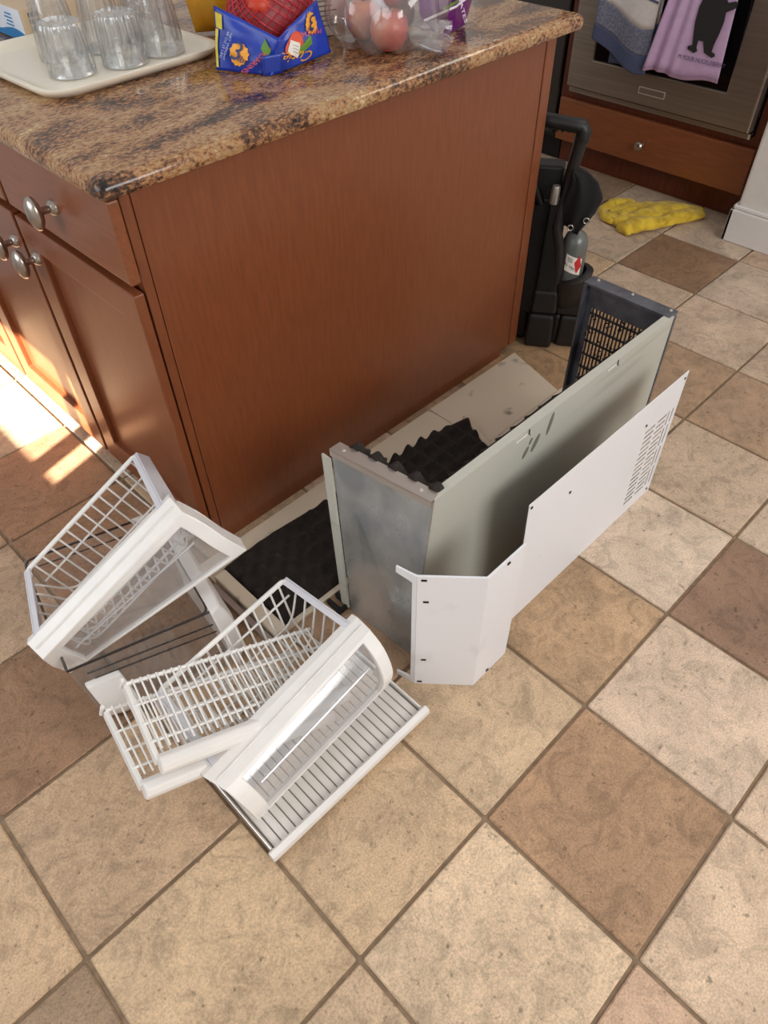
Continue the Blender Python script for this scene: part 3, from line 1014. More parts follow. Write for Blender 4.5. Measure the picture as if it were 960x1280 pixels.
for i in range(70):
    y, z = rg.uniform(gy[1], gy[2]), rg.uniform(gz[1], gz[2])
    gb.tube([(XC - .004, y, z), (XC - .012, y + rg.uniform(-.02, .02), z + rg.uniform(-.02, .02)), (XC - .004, y + rg.uniform(-.03, .03), z + rg.uniform(-.04, .04))], .006, 4)
gb.build('grille_bars', GRILLE_BAR, hs, kind='stuff')
for y in (Cy0 + .04, (Cy0 + Cy1) / 2, Cy1 - .06):
    MB().lathe([(0, 0), (.012, 0), (.01, .008), (0, .009)], 10, (XC + .04, y, HT + .014)).build('screw', STEEL_LT, hs, smooth=True)
# foam inside A and B, its bumpy edge showing over the rims
fa = MB()


def foamA(u, v):
    p = Afn(lerp(0.1, 0.97, u), v * (HT - 0.0) + 0.0)
    edge = 0 < u < 1 and 0 < v
    d_ = egg(u * 0.78, v * HT, 0.03, 0.085)
    return p + V((0.075 + d_, 0, (0.01 + 0.03 * sin(u * 2 * pi * 4.5)) if v == 1 else 0))


def foamA2(u, v):
    p = V(foamA(u, v))
    return p


fa.sheet(foamA, 60, 40, (-0.06, 0, 0))
fa.build('foam_liner', FOAM, hs, smooth='all')
fb = MB()


def foamB(u, v):
    p = Bz(lerp(0.05, 0.93, u), v * (HT - 0.02))
    return p + V((0, 0.02 + egg(u * 2.4, v * HT, 0.03, 0.085), 0.03 * sin(u * 2 * pi * 15) if v == 1 else 0))


fb.sheet(foamB, 150, 34, (0, -0.012, 0))
fb.build('foam_liner', FOAM, hs, smooth='all')
ft = MB()
for a in ((0.36, 1.66), (0.44, 1.66)):
    ft.box((a[0], a[1], 0.0), (a[0] + .03, a[1] + .12, .05))
ft.box((0.34, 1.64, 0.0), (0.52, 1.665, .045))
ft.build('corner_foot', BLACK_SOFT, hs, bevel=0.006)

# louvred white panel D
dp = thing('louvred_panel', 'long white steel panel with rows of louvre slots at its far end', 'metal panel', (2.1, 0.78, 0))
YD = 0.77
us = [1.19, 2.555, 2.685, 2.715, 2.84, 2.862, 2.882, 2.917, 2.937, 2.985]
rows = 15
vz = [0.0]
for i in range(rows):
    z = 0.12 + i * 0.0505
    vz += [z, z + 0.027]
vz.append(1.15)
nrow = lambda v: (v - 0.12) / 0.0505


def dhole(u, v):
    n = nrow(v)
    if not (0 <= n and v < vz[-2]):
        return False
    inrow = (n - math.floor(n)) * 0.0505 < 0.027
    if 2.555 < u < 2.685 or 2.715 < u < 2.84:
        return inrow
    if 2.862 < u < 2.882 or 2.917 < u < 2.937:
        return not (int(math.floor(n)) % 4 == 3 and not inrow)
    return False


MB().plate(us, vz, dhole, lambda u, v: (u + 0.055 * v / 1.15 * (u - 1.19) / 1.8, YD - 0.02 + 0.03 * v / 1.15, v), (0, 0.004, 0)).build('panel', WHITE_PAINT, dp)
BACK = mat('dark grey bounce damper', '#5f5c56', 0.6)  # dark backing added behind both white panels to cut bounced light
MB().plate(us, vz, dhole, lambda u, v: (u + 0.055 * v / 1.15 * (u - 1.19) / 1.8, YD - 0.0158 + 0.03 * v / 1.15, v), (0, 0.0015, 0)).build('bounce_damper', BACK, dp)
for (u, z) in ((1.215, 1.115), (1.65, 0.93), (3.0, 1.10), (2.93, 0.05), (2.56, 0.93)):
    MB().lathe([(0, 0), (.011, 0), (.011, .003), (0, .003)], 10, (u, YD - 0.022 + 0.03 * z / 1.15, z), (0, -1, 0)).build('screw_hole', SCREW, dp)

# bent white trim E
be = thing('bent_trim_panel', 'short white steel trim bent in two faces, standing nearest the camera', 'metal panel', (0.62, 0.7, 0))
HE = 1.15
p0, p1, p2 = V((0.341, 0.89, 0)), V((0.602, 0.605, 0)), V((0.94, 0.61, 0))
up = V((0, 0, HE))
em = MB()
tk = 0.014
ins = [p0 + V((0.011, 0.01, 0)), p1 + V((0.006, 0.016, 0)), p2 + V((0, 0.014, 0))]
em.hexa([p0, p1, ins[1], ins[0], p0 + up, p1 + up, ins[1] + up, ins[0] + up])
em.build('left_face', WHITE_PAINT, be)
em = MB()
em.hexa([p1, p2, ins[2], ins[1], p1 + up, p2 + up, ins[2] + up, ins[1] + up])
em.build('right_face', WHITE_PAINT, be)
em = MB()
em.prism([ins[0] + V((.004, .004, .01)), ins[1] + V((.002, .004, .01)), ins[1] + V((.002, .004, HE - .01)), ins[0] + V((.004, .004, HE - .01))], (.003, .003, 0))
em.prism([ins[1] + V((.002, .004, .01)), ins[2] + V((0, .004, .01)), ins[2] + V((0, .004, HE - .01)), ins[1] + V((.002, .004, HE - .01))], (0, .003, 0))
em.build('bounce_damper', BACK, be)  # added backing on the trim, dims the bounce between panels
tb = MB()
q0 = p0 + V((-0.03, 0.06, 0))
fl0, fl1 = p0 + V((0.0, 0.002, 0)), p0 + V((-0.008, 0.03, 0))
tb.prism([fl0, fl1, fl1 + up, fl0 + up], (0.012, 0.004, 0))
for z0, z1 in ((1.08, 1.15), (0.0, 0.06)):
    a, b2 = p0 + V((-0.008, 0.03, 0)), p0 + V((-0.03, 0.135, 0))
    tb.prism([a + V((0, 0, z0)), b2 + V((0, 0, z0 + (0.02 if z0 else 0))), b2 + V((0, 0, z1 - (0 if z0 else 0.02))), a + V((0, 0, z1))], (0.012, 0.004, 0))
tb.build('edge_flange', WHITE_PAINT, be)
en = (p1 - p0).normalized()
nrm = V((-en.y, en.x, 0)) * -1
for s_, z in ((0.06, 1.12), (0.09, 0.92), (0.09, 0.3), (0.05, 0.03)):
    c_ = p0 + (p1 - p0) * (s_ / 0.386 * 0.5 + 0.02) + V((0, 0, z))
    n_ = V((-0.74, -0.67, 0))
    hx = MB()
    t_ = en * 0.016
    hx.prism([c_ - t_ - V((0, 0, .007)), c_ + t_ - V((0, 0, .007)), c_ + t_ + V((0, 0, .007)), c_ - t_ + V((0, 0, .007))], n_ * 0.004)
    hx.build('screw_hole', SCREW, be)
for u, z in ((0.78, 1.125), (0.74, 0.03)):
    hx = MB()
    hx.box((u - .012, 0.601, z - .008), (u + .012, 0.605, z + .008))
    hx.build('screw_hole', SCREW, be)


# ------------------------------------------------------------------ fridge drawers, bin, racks, ribbed shelf
def smooth_profile(pts, n=12):
    P = [V(p) for p in pts]
    out = [P[0]]
    body = P[1:]
    m = len(body) - 1
    for i in range(n + 1):
        x = i / n * m
        k = min(m - 1, int(x))
        f = x - k
        a, b, c, d = body[max(0, k - 1)], body[k], body[k + 1], body[min(m, k + 2)]
        out.append(0.5 * ((2 * b) + (c - a) * f + (2 * a - 5 * b + 4 * c - d) * f * f + (3 * b - a - 3 * c + d) * f ** 3))
    return out


def fillet(path, r=0.05, n=3):
    P = [V(p) for p in path]
    out = [P[0]]
    for i in range(1, len(P) - 1):
        a, b = (P[i - 1] - P[i]), (P[i + 1] - P[i])
        ra = min(r, a.length * .45, b.length * .45)
        A_, B_ = P[i] + a.normalized() * ra, P[i] + b.normalized() * ra
        for k in range(n + 1):
            t = k / n
            out.append((1 - t) ** 2 * A_ + 2 * t * (1 - t) * P[i] + t * t * B_)
    out.append(P[-1])
    return out


def make_drawer(label, rl, rr, fl, fr, pl, pr_, Hb, win, nw, nl, sheen_mat):
    rl, rr, fl, fr = map(V, (rl, rr, fl, fr))
    ctr = (rl + rr + fl + fr) / 4
    t = thing('wire_basket', label, 'basket', (ctr.x, ctr.y, 0.0))
    wd = (rr - rl).normalized()
    dpv = ((fl + fr) / 2 - (rl + rr) / 2).normalized()
    n = wd.cross(dpv).normalized()
    if n.z > 0:
        n = -n                       # n points down into the basket
    fli, fri = fl.lerp(fr, .07), fl.lerp(fr, .93)

    def P(a, b, h=0.0):
        return rl.lerp(rr, a).lerp(fli.lerp(fri, a), b) + n * h
    # wires of the basket
    r_ = 0.0078
    bk = MB()
    for i in range(nw):
        a = (i + 0.6) / (nw + .2)
        bk.tube(fillet([P(a, 0), P(a, .13, Hb * .88), P(a, .22, Hb), P(a, .9, Hb), P(a, .965, Hb * .88), P(a, .985, .06)], .04, 2), r_, 5)
    for j in range(nl):
        b = lerp(.16, .92, j / (nl - 1))
        d0 = Hb * (1 if j else .8)
        bk.tube(fillet([P(-.015, b, .06), P(.05, b, d0 * .8), P(.1, b, d0), P(.9, b, d0), P(.95, b, d0 * .8), P(1.015, b, .06)], .04, 2), r_, 5)
    for b, h in ((.05, Hb * .35), (.98, .13), (.975, .22), (.97, .31)):
        bk.tube([P(.0, b, h), P(1, b, h)], r_, 5)
    bk.build('basket_wires', WHITE_WIRE, t, smooth=True, kind='stuff')
    rm = MB()
    rm.tube(fillet([P(0, .1, 0.01), P(0, 0), P(1, 0), P(1, .1, 0.01)], .07, 4), .0165, 8)
    rm.build('rim_wire', WHITE_WIRE, t, smooth=True)
    for a, sgn in ((0, -1), (1, 1)):
        br = MB()
        o_ = wd * (sgn * .018)
        q = [P(a, .0, -.012) + o_, P(a, 1.0, -.0) + o_, P(a, 1.0, .13) + o_ * 3.2, P(a, .0, .085) + o_ * 2.6]
        br.prism(q, wd * (sgn * .012))
        br.prism([q[0], q[1], q[1] - wd * (sgn * .04), q[0] - wd * (sgn * .04)], n * .01)
        br.build('side_bracket', WHITE_MET, t, bevel=.004)
    # front
    pL, pR = smooth_profile(pl), smooth_profile(pr_)
    m = len(pL) - 1

    def F(u, v):
        x = v * m
        k = min(m - 1, int(x))
        return pL[k].lerp(pL[k + 1], x - k).lerp(pR[k].lerp(pR[k + 1], x - k), u)
    out = -dpv
    u0, u1, k0, k1 = win
    v0, v1 = k0 / m, k1 / m
    us_ = sorted(set([0, .012, .03, u0 - .012, u0, lerp(u0, u1, .25), lerp(u0, u1, .5), lerp(u0, u1, .75), u1, u1 + .012, .97, .988, 1]))
    vs2 = [i / m for i in range(m + 1)]
    hole_ = lambda u, v: u0 < u < u1 and v0 < v < v1
    fm = MB()
    inn = out * .05 + n * .012
    fm.plate(us_, vs2, hole_, F, inn)
    for (pf, sg) in ((pL, 1), (pR, -1)):   # closed ends
        deep = [p + out * .13 for p in pf[1:]]
        ring = pf[1:] + deep[::-1]
        fm.prism(ring, (pR[3] - pL[3]).normalized() * (sg * .014))
    fm.build('front_frame', WHITE_PLASTIC, t, bevel=.007)
    # window pane with a raised clear ledge
    pm = MB()
    nvw = k1 - k0
    pm.sheet(lambda u, v: F(lerp(u0 - .004, u1 + .004, u), lerp(v0, v1, v)) + out * .03, 1, nvw, tuple(out * .012))
    pm.build('window_pane', sheen_mat, t, smooth=True)
    lm = MB()
    lm.tube([F(u0 + .04, lerp(v0, v1, .42)) + out * .035, F(u1 - .04, lerp(v0, v1, .42)) + out * .035], .009, 6)
    lm.build('window_ledge', clear_mat('clear ledge', (.95, .95, .97, 1), .3, .35, .1, (.95, .95, .97, 1)), t)
    gr = MB()
    gr.tube([F(.02, .5 / m) - n * .004, F(.98, .5 / m) - n * .004], .006, 5)
    gr.build('rim_bead', WHITE_PLASTIC, t)
    return t


make_drawer('white wire fridge drawer nearest the camera, holding the two white racks',
            (-.954, 1.672, .58), (.023, 1.75, .62), (-1.072, 1.092, .56), (.167, 1.213, .62),
            [(-1.072, 1.092, .56), (-1.03, .948, .55), (-1.005, .875, .46), (-.98, .832, .33), (-.968, .842, .2)],
            [(.167, 1.213, .62), (.162, 1.096, .61), (.167, .98, .52), (.149, .89, .38), (.11, .901, .25)],
            .40, (.085, .925, 2, 12), 13, 6, CLEAR_WIN)
make_drawer('white wire fridge drawer tilted against the island corner, resting in the clear bin',
            (-1.074, 3.108, .52), (-.156, 3.045, .98), (-1.35, 2.566, .52), (-.237, 2.461, 1.06),
            [(-1.35, 2.566, .52), (-1.333, 2.424, .48), (-1.307, 2.453, .33), (-1.275, 2.47, .24), (-1.245, 2.448, .18)],
            [(-.233, 2.467, 1.06), (-.236, 2.338, 1.02), (-.16, 2.255, .92), (-.085, 2.155, .79), (.0, 2.085, .66)],
            .40, (.1, .925, 3, 12), 13, 6, CLEAR_WIN)

# clear bin with white end caps
bn = thing('clear_bin', 'clear plastic fridge door bin with white ends, under the tilted wire drawer', 'bin', (-.7, 2.6, 0))
R4 = [V(p) for p in ((-1.262, 2.32, .38), (-.385, 2.06, .38), (-.176, 3.07, .39), (-1.05, 3.33, .39))]   # FL FR RR RL rim
B4 = [V(p) for p in ((-1.235, 2.11, 0.012), (-.40, 1.85, 0.012), (-.26, 2.86, .012), (-1.06, 3.1, .012))]
for i in (0, 1, 2, 3):
    j = (i + 1) % 4
    w_ = MB()
    mid = lambda a, b, f: a.lerp(b, f)
    inw = ((R4[0] + R4[2]) / 2 - (R4[i] + R4[j]) / 2)
    inw.z = 0
    inw = inw.normalized() * .02
    w_.hexa([B4[i], B4[j], B4[j] + inw, B4[i] + inw, R4[i], R4[j], R4[j] + inw, R4[i] + inw])
    w_.build('clear_wall', CLEAR, bn)
MB().prism([p + V((0, 0, .001)) for p in B4], (0, 0, .018)).build('clear_floor', CLEAR, bn)
rm = MB()
rm.tube(fillet([R4[0].lerp(R4[1], .03), R4[0], R4[3], R4[2], R4[1], R4[0].lerp(R4[1], .03)], .07, 4)[:-1], .009, 6)
rm.tube([R4[0], R4[1]], .009, 6)
rm.build('rim', SMOKY, bn, smooth=True)
for i, j, f, da, db, dy in ((0, 1, .18, .08, -.02, -.015), (0, 1, .3, .1, -.02, -.02), (3, 2, .2, .06, -.02, .01)):
    MB().tube([R4[i].lerp(B4[i], f) + V((da, dy, 0)), R4[j].lerp(B4[j], f) + V((db, dy, 0))], .006, 5).build('moulded_line', SMOKY, bn, smooth=True)


def end_cap(f0, f1, side, top=.02):   # white curved end cap
    cm = MB()

    def fn(u, v):
        a = lerp(f0, f1, u)
        p = R4[0].lerp(R4[1], a).lerp(B4[0].lerp(B4[1], a), lerp(top, 1, v))
        bul = .05 * sin(pi * v)
        rd = .06 * max(0, v - .75) * 4
        return p + V((0, -.035 - bul + rd * (0.4 + abs(u - .5)), 0))
    cm.sheet(fn, 6, 10, (0.004, .05, 0))
    return cm


c1 = end_cap(.03, .27, 0, .30)
c1.build('end_cap', WHITE_PLASTIC, bn, smooth=True, bevel=.01)
c2 = MB()
nx = V((.97, .23, 0))
rings = []
for i in range(9):
    u = i / 8 * .75 - .03
    bl = 1 if i else .9
    ins = [R4[1].lerp(R4[2], u).lerp(B4[1].lerp(B4[2], u), v) + V((0, 0, .012 * (1 - v))) for v in [k / 10 for k in range(11)]]
    outs = [p + nx * (bl * (.095 + .05 * sin(pi * k / 10) - .06 * max(0, k / 10 - .8) * 5)) for k, p in enumerate(ins)]
    rings.append(ins + outs[::-1])
c2.loft(rings)
c2.build('end_cap', WHITE_PLASTIC, bn, smooth=True, bevel=.012)
c3 = MB().prism([R4[2].lerp(R4[3], .02) + V((0, .0, .005)), R4[2].lerp(R4[3], .16) + V((0, .0, .005)), R4[2].lerp(R4[3], .04).lerp(R4[1], .14) + V((0, 0, .005))], (0, 0, .025))
c3.build('corner_gusset', WHITE_PLASTIC, bn)


# racks
def make_rack(label, LR, LF, RF, RR, nx):
    LR, LF, RF, RR = map(V, (LR, LF, RF, RR))
    c = (LR + LF + RF + RR) / 4
    t = thing('wire_rack', label, 'rack', (c.x, c.y, min(RF.z, RR.z)), 'white wire fridge racks')
    Q = lambda a, b: LR.lerp(RR, a).lerp(LF.lerp(RF, a), b)     # a along, b from rear to lip
    upv = (RR - LR).cross(LF - LR).normalized()
    if upv.z < 0:
        upv = -upv
    wb = MB()
    for i in range(nx):
        a = (i + .8) / (nx + .4)
        wb.tube([Q(a, -.02) + upv * .012 - upv * .05, Q(a, -.015) + upv * .012, Q(a, .9) + upv * .012], .0062, 5)
    wb.build('cross_wires', WHITE_WIRE, t, smooth=True, kind='stuff')
    for b in (.0, .3, .55, .78):
        MB().tube([Q(0.0, b), Q(1, b)], .008 if b else .0115, 6).build('support_rod', WHITE_WIRE, t, smooth=True)
    lp = MB()
    d = (LF - LR).normalized()
    prof = [(-.055, -.01), (-.015, .014), (.025, .008), (.045, -.025), (.045, -.058), (.025, -.075), (-.01, -.068), (-.04, -.04)]
    lp.loft([[e_ + d * (x + .02) + upv * (z + .012) for x, z in prof] for e_ in (LF, RF)])
    lp.build('front_lip', WHITE_PLASTIC, t, bevel=.01)
    sb = MB()
    a = (RR - LR).normalized()
    sb.prism([LR - a * .012, LF - a * .012, LF - a * .012 - upv * .05, LR - a * .012 - upv * .05], a * .028)
    sb.tube([LR - a * .012 + upv * .02 - d * .02, LR - a * .012 - upv * .06 - d * .025], .013, 8)
    sb.build('side_bar', WHITE_WIRE, t, bevel=.006)
    return t


make_rack('upper white wire fridge rack, lying across the nearest wire drawer',
          (-1.091, 1.709, .78), (-1.199, 1.225, .76), (-.117, 1.03, .34), (.0, 1.50, .36), 26)
make_rack('lower white wire fridge rack, sticking out left under the other rack',
          (-1.243, 1.72, .67), (-1.325, 1.224, .66), (-.243, 1.04, .24), (-.15, 1.50, .26), 27)

# ribbed shelf under the nearest drawer
rs = thing('ribbed_shelf', 'white ribbed fridge shelf flat on the floor under the nearest wire drawer', 'shelf', (-.4, 1.0, 0))
Xa, Xb, Ya, Yb2 = -1.0, .215, .70, 1.45
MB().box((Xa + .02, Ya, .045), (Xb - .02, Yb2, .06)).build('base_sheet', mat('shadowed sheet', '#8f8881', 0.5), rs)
nr = 22
rb = MB()
rw = (Xb - Xa - .05) / nr
for k in range(7):
    pass
prof = [(0.05, 0.0), (0.07, .012), (.3, .015), (.7, .015), (.91, .012), (.93, 0.0)]
rb.loft([[((x - .5) * rw, yy, z) for x, z in prof] for yy in (-(Yb2 - Ya) / 2 + .012, (Yb2 - Ya) / 2)])
proto = rb.build('rib', RIBBED, rs, smooth=False)
for i in range(nr):
    t = proto if i == 0 else proto.copy()
    if i:
        COL.objects.link(t)
    t.location = (V((Xa + .025 + rw * (i + .5), (Ya + Yb2) / 2, .0602)) - V(rs['o']) + V((0, 0, 0))) * S
for v in proto.data.vertices:
    v.co += V(rs['o']) * S
fm = MB()
fm.loft([[(x, Ya - .03 + yy, z) for yy, z in ((.03, .02), (-.005, .035), (-.02, .07), (-.012, .105), (.02, .115), (.035, .1), (.035, .03))] for x in (Xa - .02, Xb + .015)])
fm.build('front_rim', WHITE_PLASTIC, rs, smooth=True)
MB().box((Xa, Ya - .01, .0), (Xb - .06, Ya + .03, .03)).build('lower_lip', WHITE_PLASTIC, rs, bevel=.01)
for x in (Xa, Xb - .016):
    MB().box((x, Ya + .008, .01), (x + .014, Yb2, .1)).build('side_rail', STEEL_LT if x == Xa else WHITE_PLASTIC, rs, bevel=.004)

# ------------------------------------------------------------------ things on the worktop
ZC = 2.852
tr = MB()
TX0, TX1, TY0, TY1 = .36, 1.64, 3.80, 5.05
rot = Matrix.Rotation(rad(2.0), 3, 'Z')
rings = []
for d_, z in ((.10, 0.0), (.045, .004), (.012, .03), (0, .048), (.0, .056), (.022, .058), (.045, .05), (.08, .018), (.13, .014)):
    rings.append([V((TX0, TY0, 0)) + rot @ V((x - TX0, y - TY0, ZC + z)) for x, y in rrect(TX0 + d_, TX1 - d_, TY0 + d_, TY1 - d_, .19 - d_ * .6, 6)])
tr.loft(rings)
tag(tr.build('serving_tray', TRAY, smooth=True), 'cream plastic tray with drinking glasses on the island worktop', 'tray')

ZG = ZC + .018


def glass_proto(r0, r1, hgt, fl, label, loc):
    t = thing('drinking_glass', label, 'glass', loc, 'clear glasses upside down on the tray')
    o = V(loc)
    fl_ = fl
    pr2 = [(r0 - .018, 0), (r0, .004), (r0, .02), (lerp(r0, r1, .25), hgt * .25), (lerp(r0, r1, .3), hgt * .27), (lerp(r0, r1, .6), hgt * .6), (r1, hgt * .88), (r1 - .006, hgt * .97), (r1 - .025, hgt), (0, hgt)]
    MB().lathe(pr2, 96, o, flute=.045, fk=16, fr=(3, 7)).build('outer_wall', GLASS, t, smooth=True)
    ti = .016
    pr3 = [(r0 - ti - .004, .002), (lerp(r0, r1, .5) - ti, hgt * .5), (r1 - ti - .004, hgt * .82), (r1 - ti - .02, hgt * .85), (0, hgt * .85)]
    MB().lathe(pr3, 36, o).build('inner_wall', GLASS, t, smooth=True)
    ri = MB()
    ri.tube([o + V(((r0 - .01) * cos(a), (r0 - .01) * sin(a), .012)) for a in [2 * pi * k / 32 for k in range(32)]], .011, 6, True)
    ri.build('lip', GLASS, t, smooth=True)
    return t


g1 = glass_proto(.143, .128, .28, 1, 'short fluted glass at the near left corner of the tray', (.71, 4.20, ZG))
copy_thing(g1, (1.04, 4.13, ZG), 'short fluted glass second from the near left corner of the tray', .2)
g3 = glass_proto(.14, .105, .42, 1, 'tall glass right of the two short ones, near the tray front edge', (1.33, 4.15, ZG))
copy_thing(g3, (1.12, 4.50, ZG), 'tall glass standing in the second row behind the short glasses', .3)
copy_thing(g3, (.82, 4.54, ZG), 'tall glass in the second row, directly behind the nearest short glass', .1)
copy_thing(g3, (1.41, 4.50, ZG), 'tall glass in the second row beside the yellow bag', .5)

# pale carton behind the tray
wb = thing('carton', 'pale blue and tan carton at the far left, behind the tray of glasses', 'box', (1.2, 5.4, ZC))
bx0, bx1, by0, by1, bh = .84, 1.6, 5.06, 5.95, .2
MB().box((bx0, by0, ZC), (bx1, by1, ZC + bh)).build('box', KRAFT, wb, bevel=.006)
MB().box((bx0 - .004, by0 + .01, ZC + .005), (bx0 - .001, by1 - .01, ZC + bh - .005)).build('front_print', BOX_WHITE, wb)
wv = [(bx0 - .006, y, ZC + .006) for y in (by0 + .01, by1 - .01)]
wv = [(bx0 - .006, by0 + .01, ZC + .006)] + [(bx0 - .006, lerp(by0 + .01, by1 - .01, k / 10), ZC + .055 + .02 * sin(k * .9)) for k in range(11)] + [(bx0 - .006, by1 - .01, ZC + .006)]
MB().prism(wv, (.002, 0, 0)).build('wave_print', BOX_BLUE, wb)
for i in range(4):
    MB().box((bx0 - .008, by0 + .15, ZC + .15 - .022 * i), (bx0 - .0045, by0 + .24 + .02 * (i % 2), ZC + .158 - .022 * i)).build('print_line', BOX_BLUE, wb)
MB().box((bx0 + .02, by0 - .004, ZC + .004), (bx1 - .02, by0 - .001, ZC + .035)).build('base_band', BLUE_INK, wb)
for i in range(3):
    MB().box((bx0 + .05, by0 - .004, ZC + .15 - .04 * i), (bx0 + .12, by0 - .001, ZC + .175 - .04 * i)).build('print_mark', DARK_INK, wb)
tm_ = MB()
for i in range(7):
    tm_.prism([(bx0 + .25 + .1 * i, by0 + .12 + .02 * i, ZC + bh + .001), (bx0 + .27 + .1 * i, by0 + .12 + .02 * i, ZC + bh + .001), (bx0 + .1 + .05 * i, by0 + .5, ZC + bh + .001)], (0, 0, .002))
tm_.build('top_print', BOX_TEAL, wb)

# yellow snack bag
yb = thing('snack_bag', 'yellow and red snack bag standing behind the tray of glasses', 'bag', (1.93, 4.30, ZC))


def pillow(c, ux, uz, un, wx, wz, th, nx=22, nz=18, crink=.012, seed=0):
    c, ux, uz, un = V(c), V(ux).normalized(), V(uz).normalized(), V(un).normalized()

    def side(sg):
        def fn(u, v):
            x, z = u * 2 - 1, v * 2 - 1
            b = max(0, (1 - abs(x) ** 2.4)) ** .6 * max(0, (1 - abs(z) ** 2.8)) ** .6
            k = crink * mnoise.noise(V((u * 7 + seed, v * 6, sg * 3 + seed))) * (1 if abs(x) < 1 and abs(z) < 1 else 0)
            return c + ux * (x * wx * (1 - .06 * b)) + uz * (z * wz) + un * (sg * (th * b + k))
        return fn
    return side


sd = pillow((1.93, 4.30, ZC + .24), (.8, -.45, 0), (-.1, .15, 1), (-.5, -.85, .1), .24, .23, .08)
MB().grid(sd(1), 22, 18).grid(sd(-1), 22, 18).build('bag_film', YELLOW_BAG, yb, smooth='all')
sdp = sd(1)
rb_ = MB().grid(lambda u, v: V(sdp(lerp(.62, .92, u) + .05 * sin(v * 5), lerp(.3, .95, v))) + V((-.003, -.006, 0)), 8, 10)
rb_.build('red_print', RED_BAG, yb, smooth='all')

# folded carton with small print
cb = thing('carton', 'white carton with fine print behind the mandarin bag', 'box', (2.5, 3.75, ZC))
CA, CB_ = V((2.12, 3.74, ZC)), V((2.46, 3.62, ZC))
cn = (V((CB_.y - CA.y, -(CB_.x - CA.x), 0))).normalized() * -1
MB().hexa([CA, CB_, CB_ + cn * .3, CA + cn * .3] + [p + V((0, 0, .52)) for p in (CA, CB_, CB_ + cn * .3, CA + cn * .3)]).build('box', CARTON, cb, bevel=.005)
ud = (CB_ - CA).normalized()
pl_ = MB()
for i in range(15):
    z = .06 + i * .028
    for s0, s1 in ((.06, .30 - .03 * (i % 3)),):
        a, b2 = CA + ud * s0 - cn * .003 + V((0, 0, z)), CA + ud * s1 - cn * .003 + V((0, 0, z))
        pl_.add([a, b2, b2 + V((0, 0, .008)), a + V((0, 0, .008))], [(0, 1, 2, 3)])
pl_.build('fine_print', GREY_INK, cb, kind='stuff')

# mandarins in a red net with blue label
mb_ = thing('mandarin_bag', 'red net bag of mandarins with a bright blue label on the worktop', 'bag', (1.72, 3.55, ZC))
MC = V((1.87, 3.66, ZC + .19))


def netp(u, v, e=0.0):
    a, b = u * 2 * pi, lerp(-.46, .49, v) * pi
    rr = 1 + .06 * sin(3 * a + 1) * cos(b) + e
    return MC + V((.32 * rr * cos(a) * cos(b), .20 * rr * sin(a) * cos(b), max(-.185, .24 * rr * sin(b))))


nm = MB()
NU, NV = 44, 26
for i in range(NU):
    for j in range(0, NV, 1):
        if (i + j) % 2:
            continue
        for di, dj in ((1, 1), (-1, 1)):
            nm.tube([netp(i / NU, j / NV), netp(((i + di) % NU) / NU, (j + 1) / NV)], .0042, 3)
        
nm.build('net', NET_RED, mb_, kind='stuff')
MB().grid(lambda u, v: netp(u, v, -.03), 40, 20).build('net_film', clear_mat('red net veil', (.75, .25, .28, 1), .05, .35, .4, (.6, .1, .12, 1), .2), mb_, smooth='all')
mp_ = None
for i, (x, y, z) in enumerate(((1.68, 3.62, .115), (1.86, 3.555, .115), (2.04, 3.62, .115), (1.85, 3.75, .13), (1.73, 3.59, .29), (1.92, 3.66, .30))):
    if mp_ is None:
        mp_ = thing('mandarin', 'orange red mandarin inside the red net bag', 'mandarin', (x, y, ZC + z), 'mandarins in the net bag')
        MB().lathe([(0, -.075), (.05, -.07), (.09, -.03), (.096, .01), (.075, .055), (.03, .07), (.0, .064)], 18, (x, y, ZC + z)).build('peel', MANDARIN, mp_, smooth='all')
        MB().lathe([(0, .062), (.012, .066), (.01, .074), (0, .075)], 8, (x, y, ZC + z)).build('stem_button', GREEN_INK, mp_)
    else:
        copy_thing(mp_, (x, y, ZC + z), None, i)


def label_sheet(c4, seed, bul):
    a, b, c, d = map(V, c4)      # bottom left, bottom right, top right, top left
    nn = (b - a).cross(d - a).normalized()
    if nn.dot(V((-.7, -.7, .3))) < 0:
        nn = -nn

    def fn(u, v, e=0.0):
        p = a.lerp(b, u).lerp(d.lerp(c, u), v)
        return p + nn * (bul * sin(pi * u) * sin(pi * min(1, v + .1)) + .012 * mnoise.noise(V((u * 4 + seed, v * 4, seed))) + e)
    return fn, nn


L4 = [(1.375, 3.63, ZC + .004), (1.505, 3.335, ZC + .006), (1.60, 3.235, ZC + .19), (1.45, 3.66, ZC + .325)]
R4b = [(1.52, 3.285, ZC + .002), (2.06, 3.32, ZC + .02), (2.05, 3.42, ZC + .29), (1.64, 3.325, ZC + .17)]
fL, nL = label_sheet(L4, 1.3, .03)
fR, nR = label_sheet(R4b, 4.7, .02)
MB().sheet(lambda u, v: fL(u, v), 20, 16, tuple(nL * -.006)).build('label_left', BLUE_LABEL, mb_, smooth='all')
MB().sheet(lambda u, v: fR(u, v), 24, 16, tuple(nR * -.006)).build('label_right', BLUE_LABEL, mb_, smooth='all')
MB().sheet(lambda u, v: V((1.49 + .12 * u, 3.27 + .035 * (1 - u) - .02 * v, ZC + .005 + .11 * v)), 8, 6, (.006, .01, 0)).build('label_fold', BLUE_LABEL, mb_, smooth='all')


def disc(fn, u, v, r, e, teeth, m, name='print_badge', su=1, sv=1):
    p = []
    for k in range(teeth * 2):
        a = 2 * pi * k / (teeth * 2)
        rr = r * (1 if k % 2 else .88)
        p.append(fn(u + rr * cos(a) * su, v + rr * sin(a) * sv, e))
    c = fn(u, v, e)
    return MB().add([c] + p, [(0, 1 + k, 1 + (k + 1) % len(p)) for k in range(len(p))]).build(name, m, mb_)


